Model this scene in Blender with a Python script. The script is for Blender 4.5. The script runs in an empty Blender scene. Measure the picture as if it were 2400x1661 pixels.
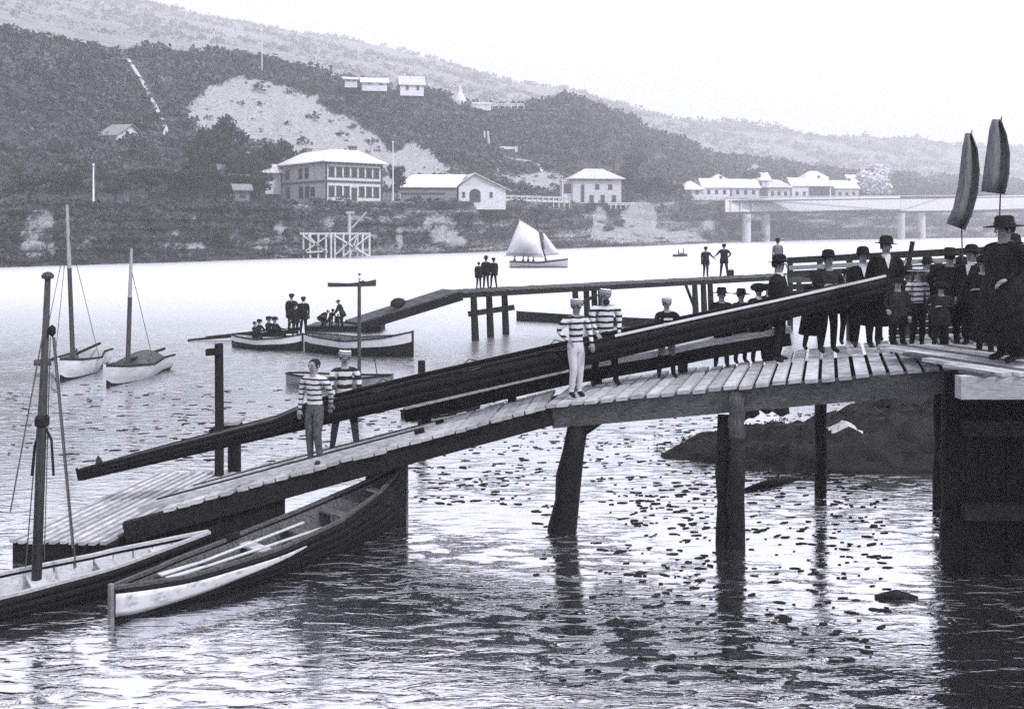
import bpy, bmesh, math, random
import numpy as np
from mathutils import Vector, Matrix, noise

# ------------------------------------------------------------------ camera, world, sun, exposure
S = bpy.context.scene
COL = S.collection
random.seed(7); RNG = np.random.default_rng(7)
CAM_H = 5.1; F = 2200.0; HY = 530.0; CX = 1200.0

cd = bpy.data.cameras.new('camera'); cam = bpy.data.objects.new('camera', cd); COL.objects.link(cam)
cam.location = (0, 0, CAM_H); cam.rotation_euler = (math.radians(90), 0, 0)
cd.sensor_width = 36.0; cd.lens = 36.0 * F / 2400.0
cd.shift_y = -(830.5 - HY) / 2400.0
cd.clip_start = 0.1; cd.clip_end = 6000
S.camera = cam

SUN_EL, SUN_AZ = math.radians(48), math.radians(128)   # azimuth clockwise from +Y (north): right and a little behind the camera
wd = bpy.data.worlds.new('World'); S.world = wd; wd.use_nodes = True
nt = wd.node_tree; nt.nodes.clear()
sky = nt.nodes.new('ShaderNodeTexSky'); sky.sky_type = 'NISHITA'; sky.sun_disc = False
sky.sun_elevation = SUN_EL; sky.sun_rotation = SUN_AZ; sky.dust_density = 6.0; sky.air_density = 1.0; sky.ozone_density = 1.0
bw = nt.nodes.new('ShaderNodeRGBToBW'); nt.links.new(sky.outputs[0], bw.inputs[0])
mx = nt.nodes.new('ShaderNodeMix'); mx.data_type = 'FLOAT'; mx.inputs[0].default_value = 0.7; mx.inputs[3].default_value = 13.0
nt.links.new(bw.outputs[0], mx.inputs[2])
cmb = nt.nodes.new('ShaderNodeVectorMath'); cmb.operation = 'SCALE'; cmb.inputs[0].default_value = (0.955, 0.965, 1.03)
nt.links.new(mx.outputs[0], cmb.inputs[3])
bg = nt.nodes.new('ShaderNodeBackground'); bg.inputs[1].default_value = 0.115
nt.links.new(cmb.outputs[0], bg.inputs[0])
wo = nt.nodes.new('ShaderNodeOutputWorld'); nt.links.new(bg.outputs[0], wo.inputs[0])

sl = bpy.data.lights.new('sun', 'SUN'); sl.energy = 2.6; sl.angle = math.radians(2.0); sl.color = (1.0, 0.985, 0.97)
so = bpy.data.objects.new('sun', sl); COL.objects.link(so)
sd = Vector((math.sin(SUN_AZ) * math.cos(SUN_EL), math.cos(SUN_AZ) * math.cos(SUN_EL), math.sin(SUN_EL)))
so.rotation_euler = (-sd).to_track_quat('-Z', 'Y').to_euler()

S.view_settings.view_transform = 'Standard'; S.view_settings.look = 'None'
S.view_settings.exposure = 0.12; S.view_settings.gamma = 1.0; S.view_settings.use_curve_mapping = False
HAZE = 0.00085
S.cycles.volume_bounces = 3; S.cycles.max_bounces = 8; S.cycles.use_denoising = False; S.cycles.sample_clamp_indirect = 2.0; S.cycles.sample_clamp_direct = 4.0; S.cycles.caustics_reflective = False; S.cycles.caustics_refractive = False

# ------------------------------------------------------------------ helpers
def W(px, py, Y):
    return Vector(((px - CX) * Y / F, Y, CAM_H - (py - HY) * Y / F))
def G(px, py, Z=0.0):
    return W(px, py, (CAM_H - Z) * F / (py - HY))
def lerp(a, b, t): return a + (b - a) * t
def interp(x, pts):
    return float(np.interp(x, [p[0] for p in pts], [p[1] for p in pts]))
def org(p):
    o = Vector((0, 0, 0))
    while p is not None:
        o += p.location; p = p.parent
    return o
def tag(o, label=None, cat=None, group=None, kind=None):
    if label: o['label'] = label
    if cat: o['category'] = cat
    if group: o['group'] = group
    if kind: o['kind'] = kind
    return o
def thing(name, label, cat, loc=(0, 0, 0), rz=0.0, group=None):
    o = bpy.data.objects.new(name, None); COL.objects.link(o)
    o.location = loc; o.rotation_euler = (0, 0, rz); o.empty_display_size = 0.2
    return tag(o, label, cat, group)
def link(name, me, parent=None, loc=(0, 0, 0), rot=(0, 0, 0), scale=(1, 1, 1)):
    o = bpy.data.objects.new(name, me); COL.objects.link(o); o.parent = parent
    o.location = loc; o.rotation_euler = rot; o.scale = scale
    return o
def copy_tree(o, parent=None):
    c = o.copy(); COL.objects.link(c); c.parent = parent
    for ch in list(o.children): copy_tree(ch, c)
    return c

class MB:
    def __init__(s): s.v = []; s.f = []; s.m = []; s.mi = 0
    def add(s, vs, fs):
        n = len(s.v); s.v += [tuple(v) for v in vs]; s.f += [tuple(i + n for i in f) for f in fs]; s.m += [s.mi] * len(fs)
    def frame(s, o, x, y, z, hx, hy, hz):
        vs = [o + x * (a * hx) + y * (b * hy) + z * (c * hz) for c in (-1, 1) for b in (-1, 1) for a in (-1, 1)]
        s.add(vs, [(0, 2, 3, 1), (4, 5, 7, 6), (0, 1, 5, 4), (2, 6, 7, 3), (0, 4, 6, 2), (1, 3, 7, 5)])
    def box(s, c, size, rz=0.0):
        R = Matrix.Rotation(rz, 3, 'Z')
        s.frame(Vector(c), R @ Vector((1, 0, 0)), R @ Vector((0, 1, 0)), Vector((0, 0, 1)), size[0] / 2, size[1] / 2, size[2] / 2)
    def beam(s, p, q, w, h, up=Vector((0, 0, 1))):
        p = Vector(p); q = Vector(q); d = (q - p); L = d.length; d.normalize()
        side = d.cross(up)
        if side.length < 1e-4: side = d.cross(Vector((1, 0, 0)))
        side.normalize(); u = side.cross(d).normalized()
        s.frame((p + q) / 2, d, side, u, L / 2, w / 2, h / 2)
    def tube(s, pts, rad, n=8, cap=True):
        pts = [Vector(p) for p in pts]
        if not hasattr(rad, '__len__'): rad = [rad] * len(pts)
        d0 = (pts[-1] - pts[0]).normalized()
        ref = Vector((0, 0, 1)) if abs(d0.z) < .9 else Vector((1, 0, 0))
        b = len(s.v); k = len(pts); vs = []
        for i, p in enumerate(pts):
            d = (pts[min(i + 1, k - 1)] - pts[max(i - 1, 0)]).normalized()
            a = d.cross(ref).normalized(); c = a.cross(d).normalized()
            for j in range(n):
                t = 2 * math.pi * j / n
                vs.append(p + (a * math.cos(t) + c * math.sin(t)) * rad[i])
        fs = [(i * n + j, i * n + (j + 1) % n, (i + 1) * n + (j + 1) % n, (i + 1) * n + j) for i in range(k - 1) for j in range(n)]
        if cap: fs += [tuple(range(n))[::-1], tuple((k - 1) * n + j for j in range(n))]
        s.add(vs, fs)
    def lathe(s, c, prof, n=14, sx=1.0, sy=1.0, tilt=None):
        c = Vector(c); vs = []
        for (r, z) in prof:
            for j in range(n):
                t = 2 * math.pi * j / n
                p = Vector((r * math.cos(t) * sx, r * math.sin(t) * sy, z))
                if tilt is not None: p = tilt @ p
                vs.append(c + p)
        k = len(prof)
        fs = [(i * n + j, i * n + (j + 1) % n, (i + 1) * n + (j + 1) % n, (i + 1) * n + j) for i in range(k - 1) for j in range(n)]
        fs += [tuple(range(n))[::-1], tuple((k - 1) * n + j for j in range(n))]
        s.add(vs, fs)
    def slab(s, poly, n, th):     # polygon with thickness th along n
        n = Vector(n).normalized() * th; k = len(poly)
        vs = [Vector(p) for p in poly] + [Vector(p) + n for p in poly]
        fs = [tuple(range(k))[::-1], tuple(range(k, 2 * k))] + [(i, (i + 1) % k, (i + 1) % k + k, i + k) for i in range(k)]
        s.add(vs, fs)
    def grid(s, P):               # rows of points
        r = len(P); c = len(P[0])
        s.add([p for row in P for p in row], [(i * c + j, i * c + j + 1, (i + 1) * c + j + 1, (i + 1) * c + j) for i in range(r - 1) for j in range(c - 1)])
    def mesh(s, name, mats, off=Vector((0, 0, 0)), smooth=False):
        me = bpy.data.meshes.new(name)
        me.from_pydata([(v[0] - off.x, v[1] - off.y, v[2] - off.z) for v in s.v], [], s.f)
        for m in (mats if isinstance(mats, (list, tuple)) else [mats]): me.materials.append(m)
        if isinstance(mats, (list, tuple)) and len(mats) > 1: me.polygons.foreach_set('material_index', s.m)
        if smooth: me.polygons.foreach_set('use_smooth', [True] * len(s.f))
        me.update()
        return me
    def build(s, name, mats, parent=None, smooth=False, local=False, solid=0.0):
        off = Vector((0, 0, 0)) if local else org(parent)
        o = link(name, s.mesh(name, mats, off, smooth), parent)
        if solid:
            m = o.modifiers.new('s', 'SOLIDIFY'); m.thickness = solid; m.offset = -1
        return o

# ------------------------------------------------------------------ materials (all grey with the print's faint blue)
def tint(v): return (v * .965, v * .975, v * 1.06, 1)
def mat(name, v, v2=None, scale=6.0, stretch=(1, 1, 1), rough=.8, bump=.0, detail=5, contrast=(.35, .65), spec=.1, coord='Object'):
    m = bpy.data.materials.new(name); m.use_nodes = True; t = m.node_tree; b = t.nodes['Principled BSDF']
    b.inputs['Roughness'].default_value = rough; b.inputs['Specular IOR Level'].default_value = spec
    if v2 is None: v2 = v * 1.5
    tc = t.nodes.new('ShaderNodeTexCoord'); mp = t.nodes.new('ShaderNodeMapping'); mp.inputs['Scale'].default_value = stretch
    no = t.nodes.new('ShaderNodeTexNoise'); no.inputs['Scale'].default_value = scale; no.inputs['Detail'].default_value = detail; no.inputs['Roughness'].default_value = .65
    oi = t.nodes.new('ShaderNodeObjectInfo'); ad = t.nodes.new('ShaderNodeVectorMath'); ad.operation = 'ADD'
    sc = t.nodes.new('ShaderNodeVectorMath'); sc.operation = 'SCALE'; sc.inputs[0].default_value = (37, 19, 53)
    t.links.new(oi.outputs['Random'], sc.inputs[3]); t.links.new(tc.outputs[coord], mp.inputs[0])
    t.links.new(mp.outputs[0], ad.inputs[0]); t.links.new(sc.outputs[0], ad.inputs[1]); t.links.new(ad.outputs[0], no.inputs['Vector'])
    cr = t.nodes.new('ShaderNodeValToRGB'); cr.color_ramp.elements[0].position = contrast[0]; cr.color_ramp.elements[1].position = contrast[1]
    cr.color_ramp.elements[0].color = tint(v); cr.color_ramp.elements[1].color = tint(v2)
    t.links.new(no.outputs[0], cr.inputs[0])
    hs = t.nodes.new('ShaderNodeHueSaturation'); mr = t.nodes.new('ShaderNodeMapRange')
    mr.inputs['To Min'].default_value = .8; mr.inputs['To Max'].default_value = 1.2
    t.links.new(oi.outputs['Random'], mr.inputs[0]); t.links.new(mr.outputs[0], hs.inputs['Value']); t.links.new(cr.outputs[0], hs.inputs['Color'])
    t.links.new(hs.outputs[0], b.inputs['Base Color'])
    if bump:
        bp = t.nodes.new('ShaderNodeBump'); bp.inputs['Strength'].default_value = bump; bp.inputs['Distance'].default_value = .02
        t.links.new(no.outputs[0], bp.inputs['Height']); t.links.new(bp.outputs[0], b.inputs['Normal'])
    return m
M = dict(
    plank=mat('weathered_plank', .26, .55, 5, (1.2, 1.2, 9), bump=.5, contrast=(.3, .6)),
    timber=mat('tarred_timber', .010, .026, 7, (3, 3, 3), bump=.6),
    greytimber=mat('grey_timber', .06, .16, 6, (2, 2, 9), bump=.6),
    fascia=mat('pale_fascia_timber', .28, .5, 6, (1, 1, 12), bump=.4),
    wet=mat('wet_pile', .007, .02, 9, (2, 2, 1), rough=.5, bump=.8),
    lightpile=mat('weathered_pile', .05, .16, 10, (4, 4, .6), bump=.7),
    hulldark=mat('dark_varnished_hull', .008, .018, 4, (1, 6, 6), rough=.6, bump=.2, spec=.12),
    hullwhite=mat('white_hull_paint', .62, .78, 3, (1, 1, 3), rough=.5, contrast=(.25, .6)),
    wornwhite=mat('worn_white_paint', .30, .72, 5, (1, 1, 2), rough=.7, bump=.2, contrast=(.28, .5)),
    yachtwhite=mat('grey_white_yacht_paint', .5, .72, 2, (1, 1, 2), rough=.6),
    hullgrey=mat('faded_hull_paint', .16, .3, 4, (1, 1, 3), rough=.6),
    boatwood=mat('boat_interior_wood', .05, .17, 8, (1, 4, 4), bump=.3),
    palewood=mat('pale_oiled_wood', .4, .6, 8, (1, 4, 4), bump=.2),
    mast=mat('mast_wood', .04, .10, 10, (4, 4, .5), rough=.6),
    mastpale=mat('pale_mast_wood', .3, .5, 10, (4, 4, .5), rough=.6),
    rope=mat('rope', .06, .12, 30),
    canvas=mat('sail_canvas', .68, .82, 2, rough=.9, bump=.1),
    sailgrey=mat('grey_sail_cloth', .10, .2, 9, (3, 3, .6), rough=.95, bump=.5),
    darkcanvas=mat('dark_canvas', .05, .12, 5, rough=.9),
    iron=mat('iron', .03, .05, 20, rough=.5),
    skin=mat('skin', .24, .32, 20, rough=.6),
    hair=mat('hair', .015, .03, 60, rough=.7),
    black=mat('shade_black_boards', .004, .010, 5, (4, 4, 1), bump=.5),  # quay underside shade put into the board colour
    trouser=mat('mottled_trousers', .05, .13, 22, rough=.95),
    suit=mat('dark_wool_suit', .008, .02, 9, (1, 1, .5), rough=.95, bump=1.0),
    suit2=mat('charcoal_wool_suit', .016, .036, 9, (1, 1, .5), rough=.95, bump=1.0),
    white=mat('white_cotton', .62, .75, 12, rough=.9),
    greycloth=mat('grey_cloth', .10, .2, 14, rough=.95),
    felt=mat('black_felt', .010, .02, 30, rough=.9),
    straw=mat('straw', .45, .6, 30, rough=.9),
    leather=mat('boot_leather', .012, .03, 20, rough=.5),
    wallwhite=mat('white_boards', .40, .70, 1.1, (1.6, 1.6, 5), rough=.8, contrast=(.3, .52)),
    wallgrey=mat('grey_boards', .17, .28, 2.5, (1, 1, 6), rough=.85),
    wallside=mat('shaded_white_boards', .36, .52, 1.4, (1.6, 1.6, 6), rough=.85),  # same white paint as the front, with side shade put into the colour
    roof=mat('pale_iron_roof', .50, .74, .8, (5, 1, 1), rough=.55),
    roofdark=mat('dark_roof', .06, .12, 2, rough=.7),
    glass=mat('dark_window_glass', .012, .02, 3, rough=.12, spec=.6),
    trim=mat('dark_trim', .05, .09, 5),
    brick=mat('chimney_brick', .10, .2, 8),
    stone=mat('pale_stone', .45, .62, 2.5, bump=.4),
    foliage=mat('dark_foliage', .010, .06, 6, rough=.9, contrast=(.3, .7), coord='Generated'),
    bush=mat('hill_bush', .008, .11, .22, rough=.95, contrast=(.35, .65)),
    farbush=mat('far_hill_bush_hazed', .10, .24, .03, rough=.95),  # paler than the near bush: haze put into the colour
    bark=mat('bark', .03, .07, 6, (3, 3, .6), bump=.8),
    mud=mat('mud', .01, .03, 2.2, rough=.6, bump=1.0),
    path=mat('pale_path', .5, .7, 1.0, rough=.9),
    smoke=mat('white_smoke', .75, .85, 1.2, rough=1),
)
def stripes(name, dark, light, period, duty, rough=.95, phase=0.0):
    m = bpy.data.materials.new(name); m.use_nodes = True; t = m.node_tree; b = t.nodes['Principled BSDF']; b.inputs['Roughness'].default_value = rough
    b.inputs['Specular IOR Level'].default_value = .2
    tc = t.nodes.new('ShaderNodeTexCoord'); sp = t.nodes.new('ShaderNodeSeparateXYZ'); t.links.new(tc.outputs['Object'], sp.inputs[0])
    no = t.nodes.new('ShaderNodeTexNoise'); no.inputs['Scale'].default_value = 9; t.links.new(tc.outputs['Object'], no.inputs['Vector'])
    ma = t.nodes.new('ShaderNodeMath'); ma.operation = 'MULTIPLY_ADD'; ma.inputs[1].default_value = .035; t.links.new(no.outputs[0], ma.inputs[0]); t.links.new(sp.outputs[2], ma.inputs[2])
    d = t.nodes.new('ShaderNodeMath'); d.operation = 'DIVIDE'; d.inputs[1].default_value = period; t.links.new(ma.outputs[0], d.inputs[0])
    a = t.nodes.new('ShaderNodeMath'); a.operation = 'ADD'; a.inputs[1].default_value = phase; t.links.new(d.outputs[0], a.inputs[0])
    fr = t.nodes.new('ShaderNodeMath'); fr.operation = 'FRACT'; t.links.new(a.outputs[0], fr.inputs[0])
    gt = t.nodes.new('ShaderNodeMath'); gt.operation = 'LESS_THAN'; gt.inputs[1].default_value = duty; t.links.new(fr.outputs[0], gt.inputs[0])
    mi = t.nodes.new('ShaderNodeMix'); mi.data_type = 'RGBA'; mi.inputs['A'].default_value = tint(light); mi.inputs['B'].default_value = tint(dark)
    t.links.new(gt.outputs[0], mi.inputs[0]); t.links.new(mi.outputs[2], b.inputs['Base Color'])
    return m
M['jersey'] = stripes('striped_jersey', .02, .62, .105, .42)
M['jersey2'] = stripes('thin_striped_jersey', .03, .62, .085, .36, phase=.3)
M['jersey3'] = stripes('broad_striped_jersey', .02, .60, .15, .5, phase=.5)
M['trouserstripe'] = stripes('mottled_trousers', .03, .12, .05, .6)
M['capstripe'] = stripes('striped_cap', .02, .6, .035, .5)

def water_mat():
    m = bpy.data.materials.new('river_water'); m.use_nodes = True; t = m.node_tree; b = t.nodes['Principled BSDF']
    b.inputs['Base Color'].default_value = tint(.50); b.inputs['Metallic'].default_value = .0
    b.inputs['Roughness'].default_value = .06; b.inputs['IOR'].default_value = 1.5
    tc = t.nodes.new('ShaderNodeTexCoord')
    def nz(scale, st, detail, rough=.5, dist=0.0):
        mp = t.nodes.new('ShaderNodeMapping'); mp.inputs['Scale'].default_value = st; t.links.new(tc.outputs['Object'], mp.inputs[0])
        n = t.nodes.new('ShaderNodeTexNoise'); n.inputs['Scale'].default_value = scale; n.inputs['Detail'].default_value = detail
        n.inputs['Roughness'].default_value = rough; n.inputs['Distortion'].default_value = dist
        t.links.new(mp.outputs[0], n.inputs['Vector']); return n
    dash = nz(1.0, (1.7, 5.6, 1), 3.5, .55, .6)
    sm = nz(1.0, (4.5, 13, 1), 3)
    patch = nz(.16, (1, 1.6, 1), 2)
    r1 = t.nodes.new('ShaderNodeMapRange'); r1.inputs['From Min'].default_value = .47; r1.inputs['From Max'].default_value = .74; r1.interpolation_type = 'SMOOTHSTEP'
    t.links.new(dash.outputs[0], r1.inputs[0])
    r2 = t.nodes.new('ShaderNodeMapRange'); r2.inputs['From Min'].default_value = .40; r2.inputs['From Max'].default_value = .62; r2.inputs['To Min'].default_value = .12
    t.links.new(patch.outputs[0], r2.inputs[0])
    mu = t.nodes.new('ShaderNodeMath'); mu.operation = 'MULTIPLY'; t.links.new(r1.outputs[0], mu.inputs[0]); t.links.new(r2.outputs[0], mu.inputs[1])
    b1 = t.nodes.new('ShaderNodeBump'); b1.inputs['Strength'].default_value = 1.0; b1.inputs['Distance'].default_value = .036; t.links.new(mu.outputs[0], b1.inputs['Height'])
    b2 = t.nodes.new('ShaderNodeBump'); b2.inputs['Strength'].default_value = 1.0; b2.inputs['Distance'].default_value = .0045; t.links.new(sm.outputs[0], b2.inputs['Height'])
    t.links.new(b1.outputs[0], b2.inputs['Normal'])
    # reflective silty surface: mirror share rises steeply with grazing angle, silt scatters the rest
    gl = t.nodes.new('ShaderNodeBsdfGlossy'); gl.inputs['Roughness'].default_value = .12; gl.inputs['Color'].default_value = (.93, .94, .99, 1)
    df = t.nodes.new('ShaderNodeBsdfDiffuse'); df.inputs['Color'].default_value = tint(.22)
    fr = t.nodes.new('ShaderNodeFresnel'); fr.inputs['IOR'].default_value = 1.75
    lw = t.nodes.new('ShaderNodeMapRange'); lw.inputs['From Min'].default_value = .085; lw.inputs['From Max'].default_value = .125; lw.inputs['To Min'].default_value = .04; lw.inputs['To Max'].default_value = .97
    sy = t.nodes.new('ShaderNodeSeparateXYZ'); t.links.new(tc.outputs['Object'], sy.inputs[0])   # sheltered by the slip, wind-ruffled out on the river
    rr = t.nodes.new('ShaderNodeMapRange'); rr.inputs['From Min'].default_value = 17; rr.inputs['From Max'].default_value = 75; rr.inputs['To Min'].default_value = .09; rr.inputs['To Max'].default_value = .56
    t.links.new(sy.outputs[1], rr.inputs[0]); t.links.new(rr.outputs[0], gl.inputs['Roughness'])
    for n in (gl, df, fr): t.links.new(b2.outputs[0], n.inputs['Normal'])
    t.links.new(fr.outputs[0], lw.inputs[0])
    mxs = t.nodes.new('ShaderNodeMixShader'); t.links.new(lw.outputs[0], mxs.inputs[0]); t.links.new(df.outputs[0], mxs.inputs[1]); t.links.new(gl.outputs[0], mxs.inputs[2])
    t.links.new(mxs.outputs[0], t.nodes['Material Output'].inputs[0])
    return m
M['water'] = water_mat()

def terrain_mat(name, dark, dark2, pale, pale2, sc):
    m = bpy.data.materials.new(name); m.use_nodes = True; t = m.node_tree; b = t.nodes['Principled BSDF']
    b.inputs['Roughness'].default_value = .95; b.inputs['Specular IOR Level'].default_value = .1
    tc = t.nodes.new('ShaderNodeTexCoord')
    at = t.nodes.new('ShaderNodeAttribute'); at.attribute_name = 'pale'
    n1 = t.nodes.new('ShaderNodeTexNoise'); n1.inputs['Scale'].default_value = sc; n1.inputs['Detail'].default_value = 8; n1.inputs['Roughness'].default_value = .7
    n2 = t.nodes.new('ShaderNodeTexNoise'); n2.inputs['Scale'].default_value = sc * 3.1; n2.inputs['Detail'].default_value = 6; n2.inputs['Roughness'].default_value = .7
    mp = t.nodes.new('ShaderNodeMapping'); mp.inputs['Scale'].default_value = (1, 1, 2.2)
    t.links.new(tc.outputs['Object'], mp.inputs[0]); t.links.new(mp.outputs[0], n1.inputs['Vector']); t.links.new(mp.outputs[0], n2.inputs['Vector'])
    def ramp(a, c, n, lo=.35, hi=.65):
        r = t.nodes.new('ShaderNodeValToRGB'); r.color_ramp.elements[0].color = tint(a); r.color_ramp.elements[1].color = tint(c)
        r.color_ramp.elements[0].position = lo; r.color_ramp.elements[1].position = hi
        t.links.new(n.outputs[0], r.inputs[0]); return r
    rd = ramp(dark, dark2, n1); rp = ramp(pale, pale2, n2)
    ad = t.nodes.new('ShaderNodeMath'); ad.operation = 'ADD'; t.links.new(at.outputs['Fac'], ad.inputs[0]); t.links.new(n2.outputs[0], ad.inputs[1])
    mr = t.nodes.new('ShaderNodeMapRange'); mr.inputs['From Min'].default_value = .82; mr.inputs['From Max'].default_value = 1.08; t.links.new(ad.outputs[0], mr.inputs[0])
    mi = t.nodes.new('ShaderNodeMix'); mi.data_type = 'RGBA'; t.links.new(mr.outputs[0], mi.inputs[0]); t.links.new(rd.outputs[0], mi.inputs['A']); t.links.new(rp.outputs[0], mi.inputs['B'])
    t.links.new(mi.outputs[2], b.inputs['Base Color'])
    bp = t.nodes.new('ShaderNodeBump'); bp.inputs['Strength'].default_value = 1; bp.inputs['Distance'].default_value = .5; t.links.new(n2.outputs[0], bp.inputs['Height']); t.links.new(bp.outputs[0], b.inputs['Normal'])
    return m
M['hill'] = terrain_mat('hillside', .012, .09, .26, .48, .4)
M['farhill'] = terrain_mat('far_hillside_hazed', .15, .28, .28, .42, .05)  # pale tones carry painted haze

# ------------------------------------------------------------------ terrain
SHORE = [(-1500, 78), (-600, 98), (0, 116), (400, 132), (770, 154), (1100, 181), (1500, 239), (1800, 312), (2100, 380), (2400, 431), (3200, 560), (4200, 800)]
CLIFFTOP = [(-1500, 478), (0, 478), (600, 474), (760, 471), (1100, 472), (1350, 476), (1560, 470), (1700, 466), (2000, 466), (2400, 470), (4200, 500)]
CREST = [(-1500, 40), (-300, 50), (0, 66), (90, 88), (187, 112), (485, 122), (570, 128), (692, 155), (800, 187), (924, 212), (1013, 216), (1065, 240), (1200, 254), (1270, 246), (1340, 226), (1420, 252),
         (1500, 296), (1600, 338), (1700, 368), (1900, 398), (2100, 420), (2400, 432), (4200, 480)]
FARCREST = [(-1500, -160), (0, -60), (300, 0), (620, 62), (885, 108), (1100, 165), (1250, 203), (1340, 222), (1560, 272), (1740, 286), (1843, 303), (1947, 316), (2027, 322), (2224, 338), (2400, 345), (4200, 430)]
def crest_Y(px): return interp(px, SHORE) * 1.9
PALE = []      # ellipses (px, py, rx, ry, strength)
for e in [(98, 517, 38, 26, .6), (94, 575, 46, 30, .6), (60, 545, 30, 20, .4), (212, 566, 26, 14, .4), (400, 546, 26, 10, .5), (432, 578, 56, 9, .75), (550, 558, 14, 22, .45), (611, 572, 34, 12, .7), (655, 533, 14, 18, .8),
          (445, 512, 14, 10, .6), (772, 524, 14, 16, .6), (938, 555, 10, 22, .8), (1030, 524, 52, 10, .6), (1035, 552, 34, 15, .7), (1068, 568, 30, 12, .7), (1404, 517, 16, 28, .85), (1501, 513, 40, 34, .95),
          (1507, 552, 120, 14, .95), (1670, 527, 18, 12, .6), (1600, 560, 60, 8, .7), (900, 574, 40, 4, .5), (1370, 560, 60, 10, .4), (960, 500, 18, 8, .4), (1330, 545, 20, 8, .4),
          (470, 300, 16, 30, .6), (735, 236, 12, 14, .9), (570, 350, 30, 34, .5), (540, 440, 16, 12, .6), (1165, 330, 14, 20, .35), (1180, 420, 20, 8, .5), (1110, 290, 30, 10, .3), (1060, 245, 40, 8, .5),
          (1260, 425, 60, 22, .75), (1420, 300, 40, 10, .25), (1350, 350, 40, 14, .2), (1660, 360, 30, 18, .5), (1620, 300, 60, 14, .4), (1770, 395, 18, 12, .6), (2180, 400, 60, 30, .5), (1220, 384, 40, 5, .5),
          (70, 130, 50, 40, .3), (60, 200, 40, 60, .2), (285, 130, 20, 10, .8), (85, 330, 30, 30, .15)]:
    PALE.append(e)
SCAR = [(425, 270), (450, 240), (509, 195), (570, 179), (635, 191), (700, 212), (753, 252), (800, 268), (841, 293), (893, 331), (925, 358), (965, 334), (1010, 362), (1048, 393), (1105, 412), (1080, 424), (960, 432), (900, 440), (880, 400), (640, 390), (600, 355), (540, 330), (470, 320), (440, 300)]
def inpoly(x, y, P):
    c = False; j = len(P) - 1
    for i in range(len(P)):
        if (P[i][1] > y) != (P[j][1] > y) and x < (P[j][0] - P[i][0]) * (y - P[i][1]) / (P[j][1] - P[i][1]) + P[i][0]: c = not c
        j = i
    return c
def paleness(px, py):
    jx = 10 * noise.noise(Vector((px * .03, py * .03, 1))); jy = 8 * noise.noise(Vector((px * .03, py * .03, 7)))
    x = px + jx; y = py + jy; p = 0.0
    if inpoly(x, y, SCAR): p = .62
    for (a, b, rx, ry, s) in PALE:
        d = ((x - a) / rx) ** 2 + ((y - b) / ry) ** 2
        if d < 1.6: p = max(p, s * min(1, 1.6 - d))
    return p

NROW_CLIFF = 24; NROW_T = 5; NROW_H = 44
def terrain_column(px):
    Ys = interp(px, SHORE); top = W(px, interp(px, CLIFFTOP), Ys + 6).z; Yc = crest_Y(px); Zc = W(px, interp(px, CREST), Yc).z
    row = [(Ys - 6, -2.5)]
    depth = interp(px, [(0, 5), (1300, 5), (1500, 14), (1800, 16), (2400, 16)])
    for i in range(NROW_CLIFF + 1):
        t = i / NROW_CLIFF
        prof = t ** (1.0) if px < 1400 else lerp(t, t ** 2, min(1, (px - 1400) / 150))
        n = noise.noise(Vector((px * .022, t * 3.2, 0))) * 1.1 + noise.noise(Vector((px * .08, t * 7, 4))) * .7 + noise.noise(Vector((px * .25, t * 16, 8))) * .35 - .5 * abs(noise.noise(Vector((px * .035, 1.5, t)))) + .25 * math.sin(t * 34 + px * .01)
        row.append((Ys + depth * t + n * (1.6 if 0 < i < NROW_CLIFF else .4), top * (prof + .035 * math.sin(t * 40) * (0 < i < NROW_CLIFF))))
    Yt0 = Ys + depth + 1; Yt1 = Ys + 34 + Ys * .04
    for i in range(1, NROW_T + 1):
        t = i / NROW_T; row.append((lerp(Yt0, Yt1, t), top + .6 * t))
    for i in range(1, NROW_H + 1):
        t = i / NROW_H; Y = lerp(Yt1, Yc, t)
        Z = lerp(top + .6, Zc, t ** .92)
        sc = Yc / 240
        a = 4 * t * (1 - t)
        Z += a * sc * (2.6 * noise.noise(Vector((px * .006, t * 3, 2))) + 1.2 * noise.noise(Vector((px * .02, t * 8, 5)))) + sc * .5 * noise.noise(Vector((px * .06, t * 20, 9)))
        row.append((Y, Z))
    row.append((Yc * 1.06, Zc - 6 * Yc / 240)); row.append((Yc * 1.3, Zc - 26 * Yc / 240))
    return row
PXS = list(np.arange(-1200, -20, 40)) + list(np.arange(-20, 2440, 7)) + list(np.arange(2440, 4100, 60))
COLS = [terrain_column(float(p)) for p in PXS]
NR = len(COLS[0])
TP = np.zeros((len(PXS), NR, 3)); PA = np.zeros((len(PXS), NR))
for i, p in enumerate(PXS):
    for j, (Y, Z) in enumerate(COLS[i]):
        TP[i, j] = ((p - CX) * Y / F, Y, Z)
        py = HY - (Z - CAM_H) * F / Y
        PA[i, j] = paleness(p, py)
        if 0 < j <= NROW_CLIFF + 1 and p > 640:   # bedded rock shows through the scrub
            PA[i, j] = max(PA[i, j], .30 + .30 * noise.noise(Vector((p * .02, Z * 1.6, 3))) + .12 * math.sin(Z * 5.2 + p * .004))
        elif j > NROW_CLIFF + 6: PA[i, j] = max(PA[i, j], .20 + .22 * noise.noise(Vector((p * .012, j * .35, 11))))
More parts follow.
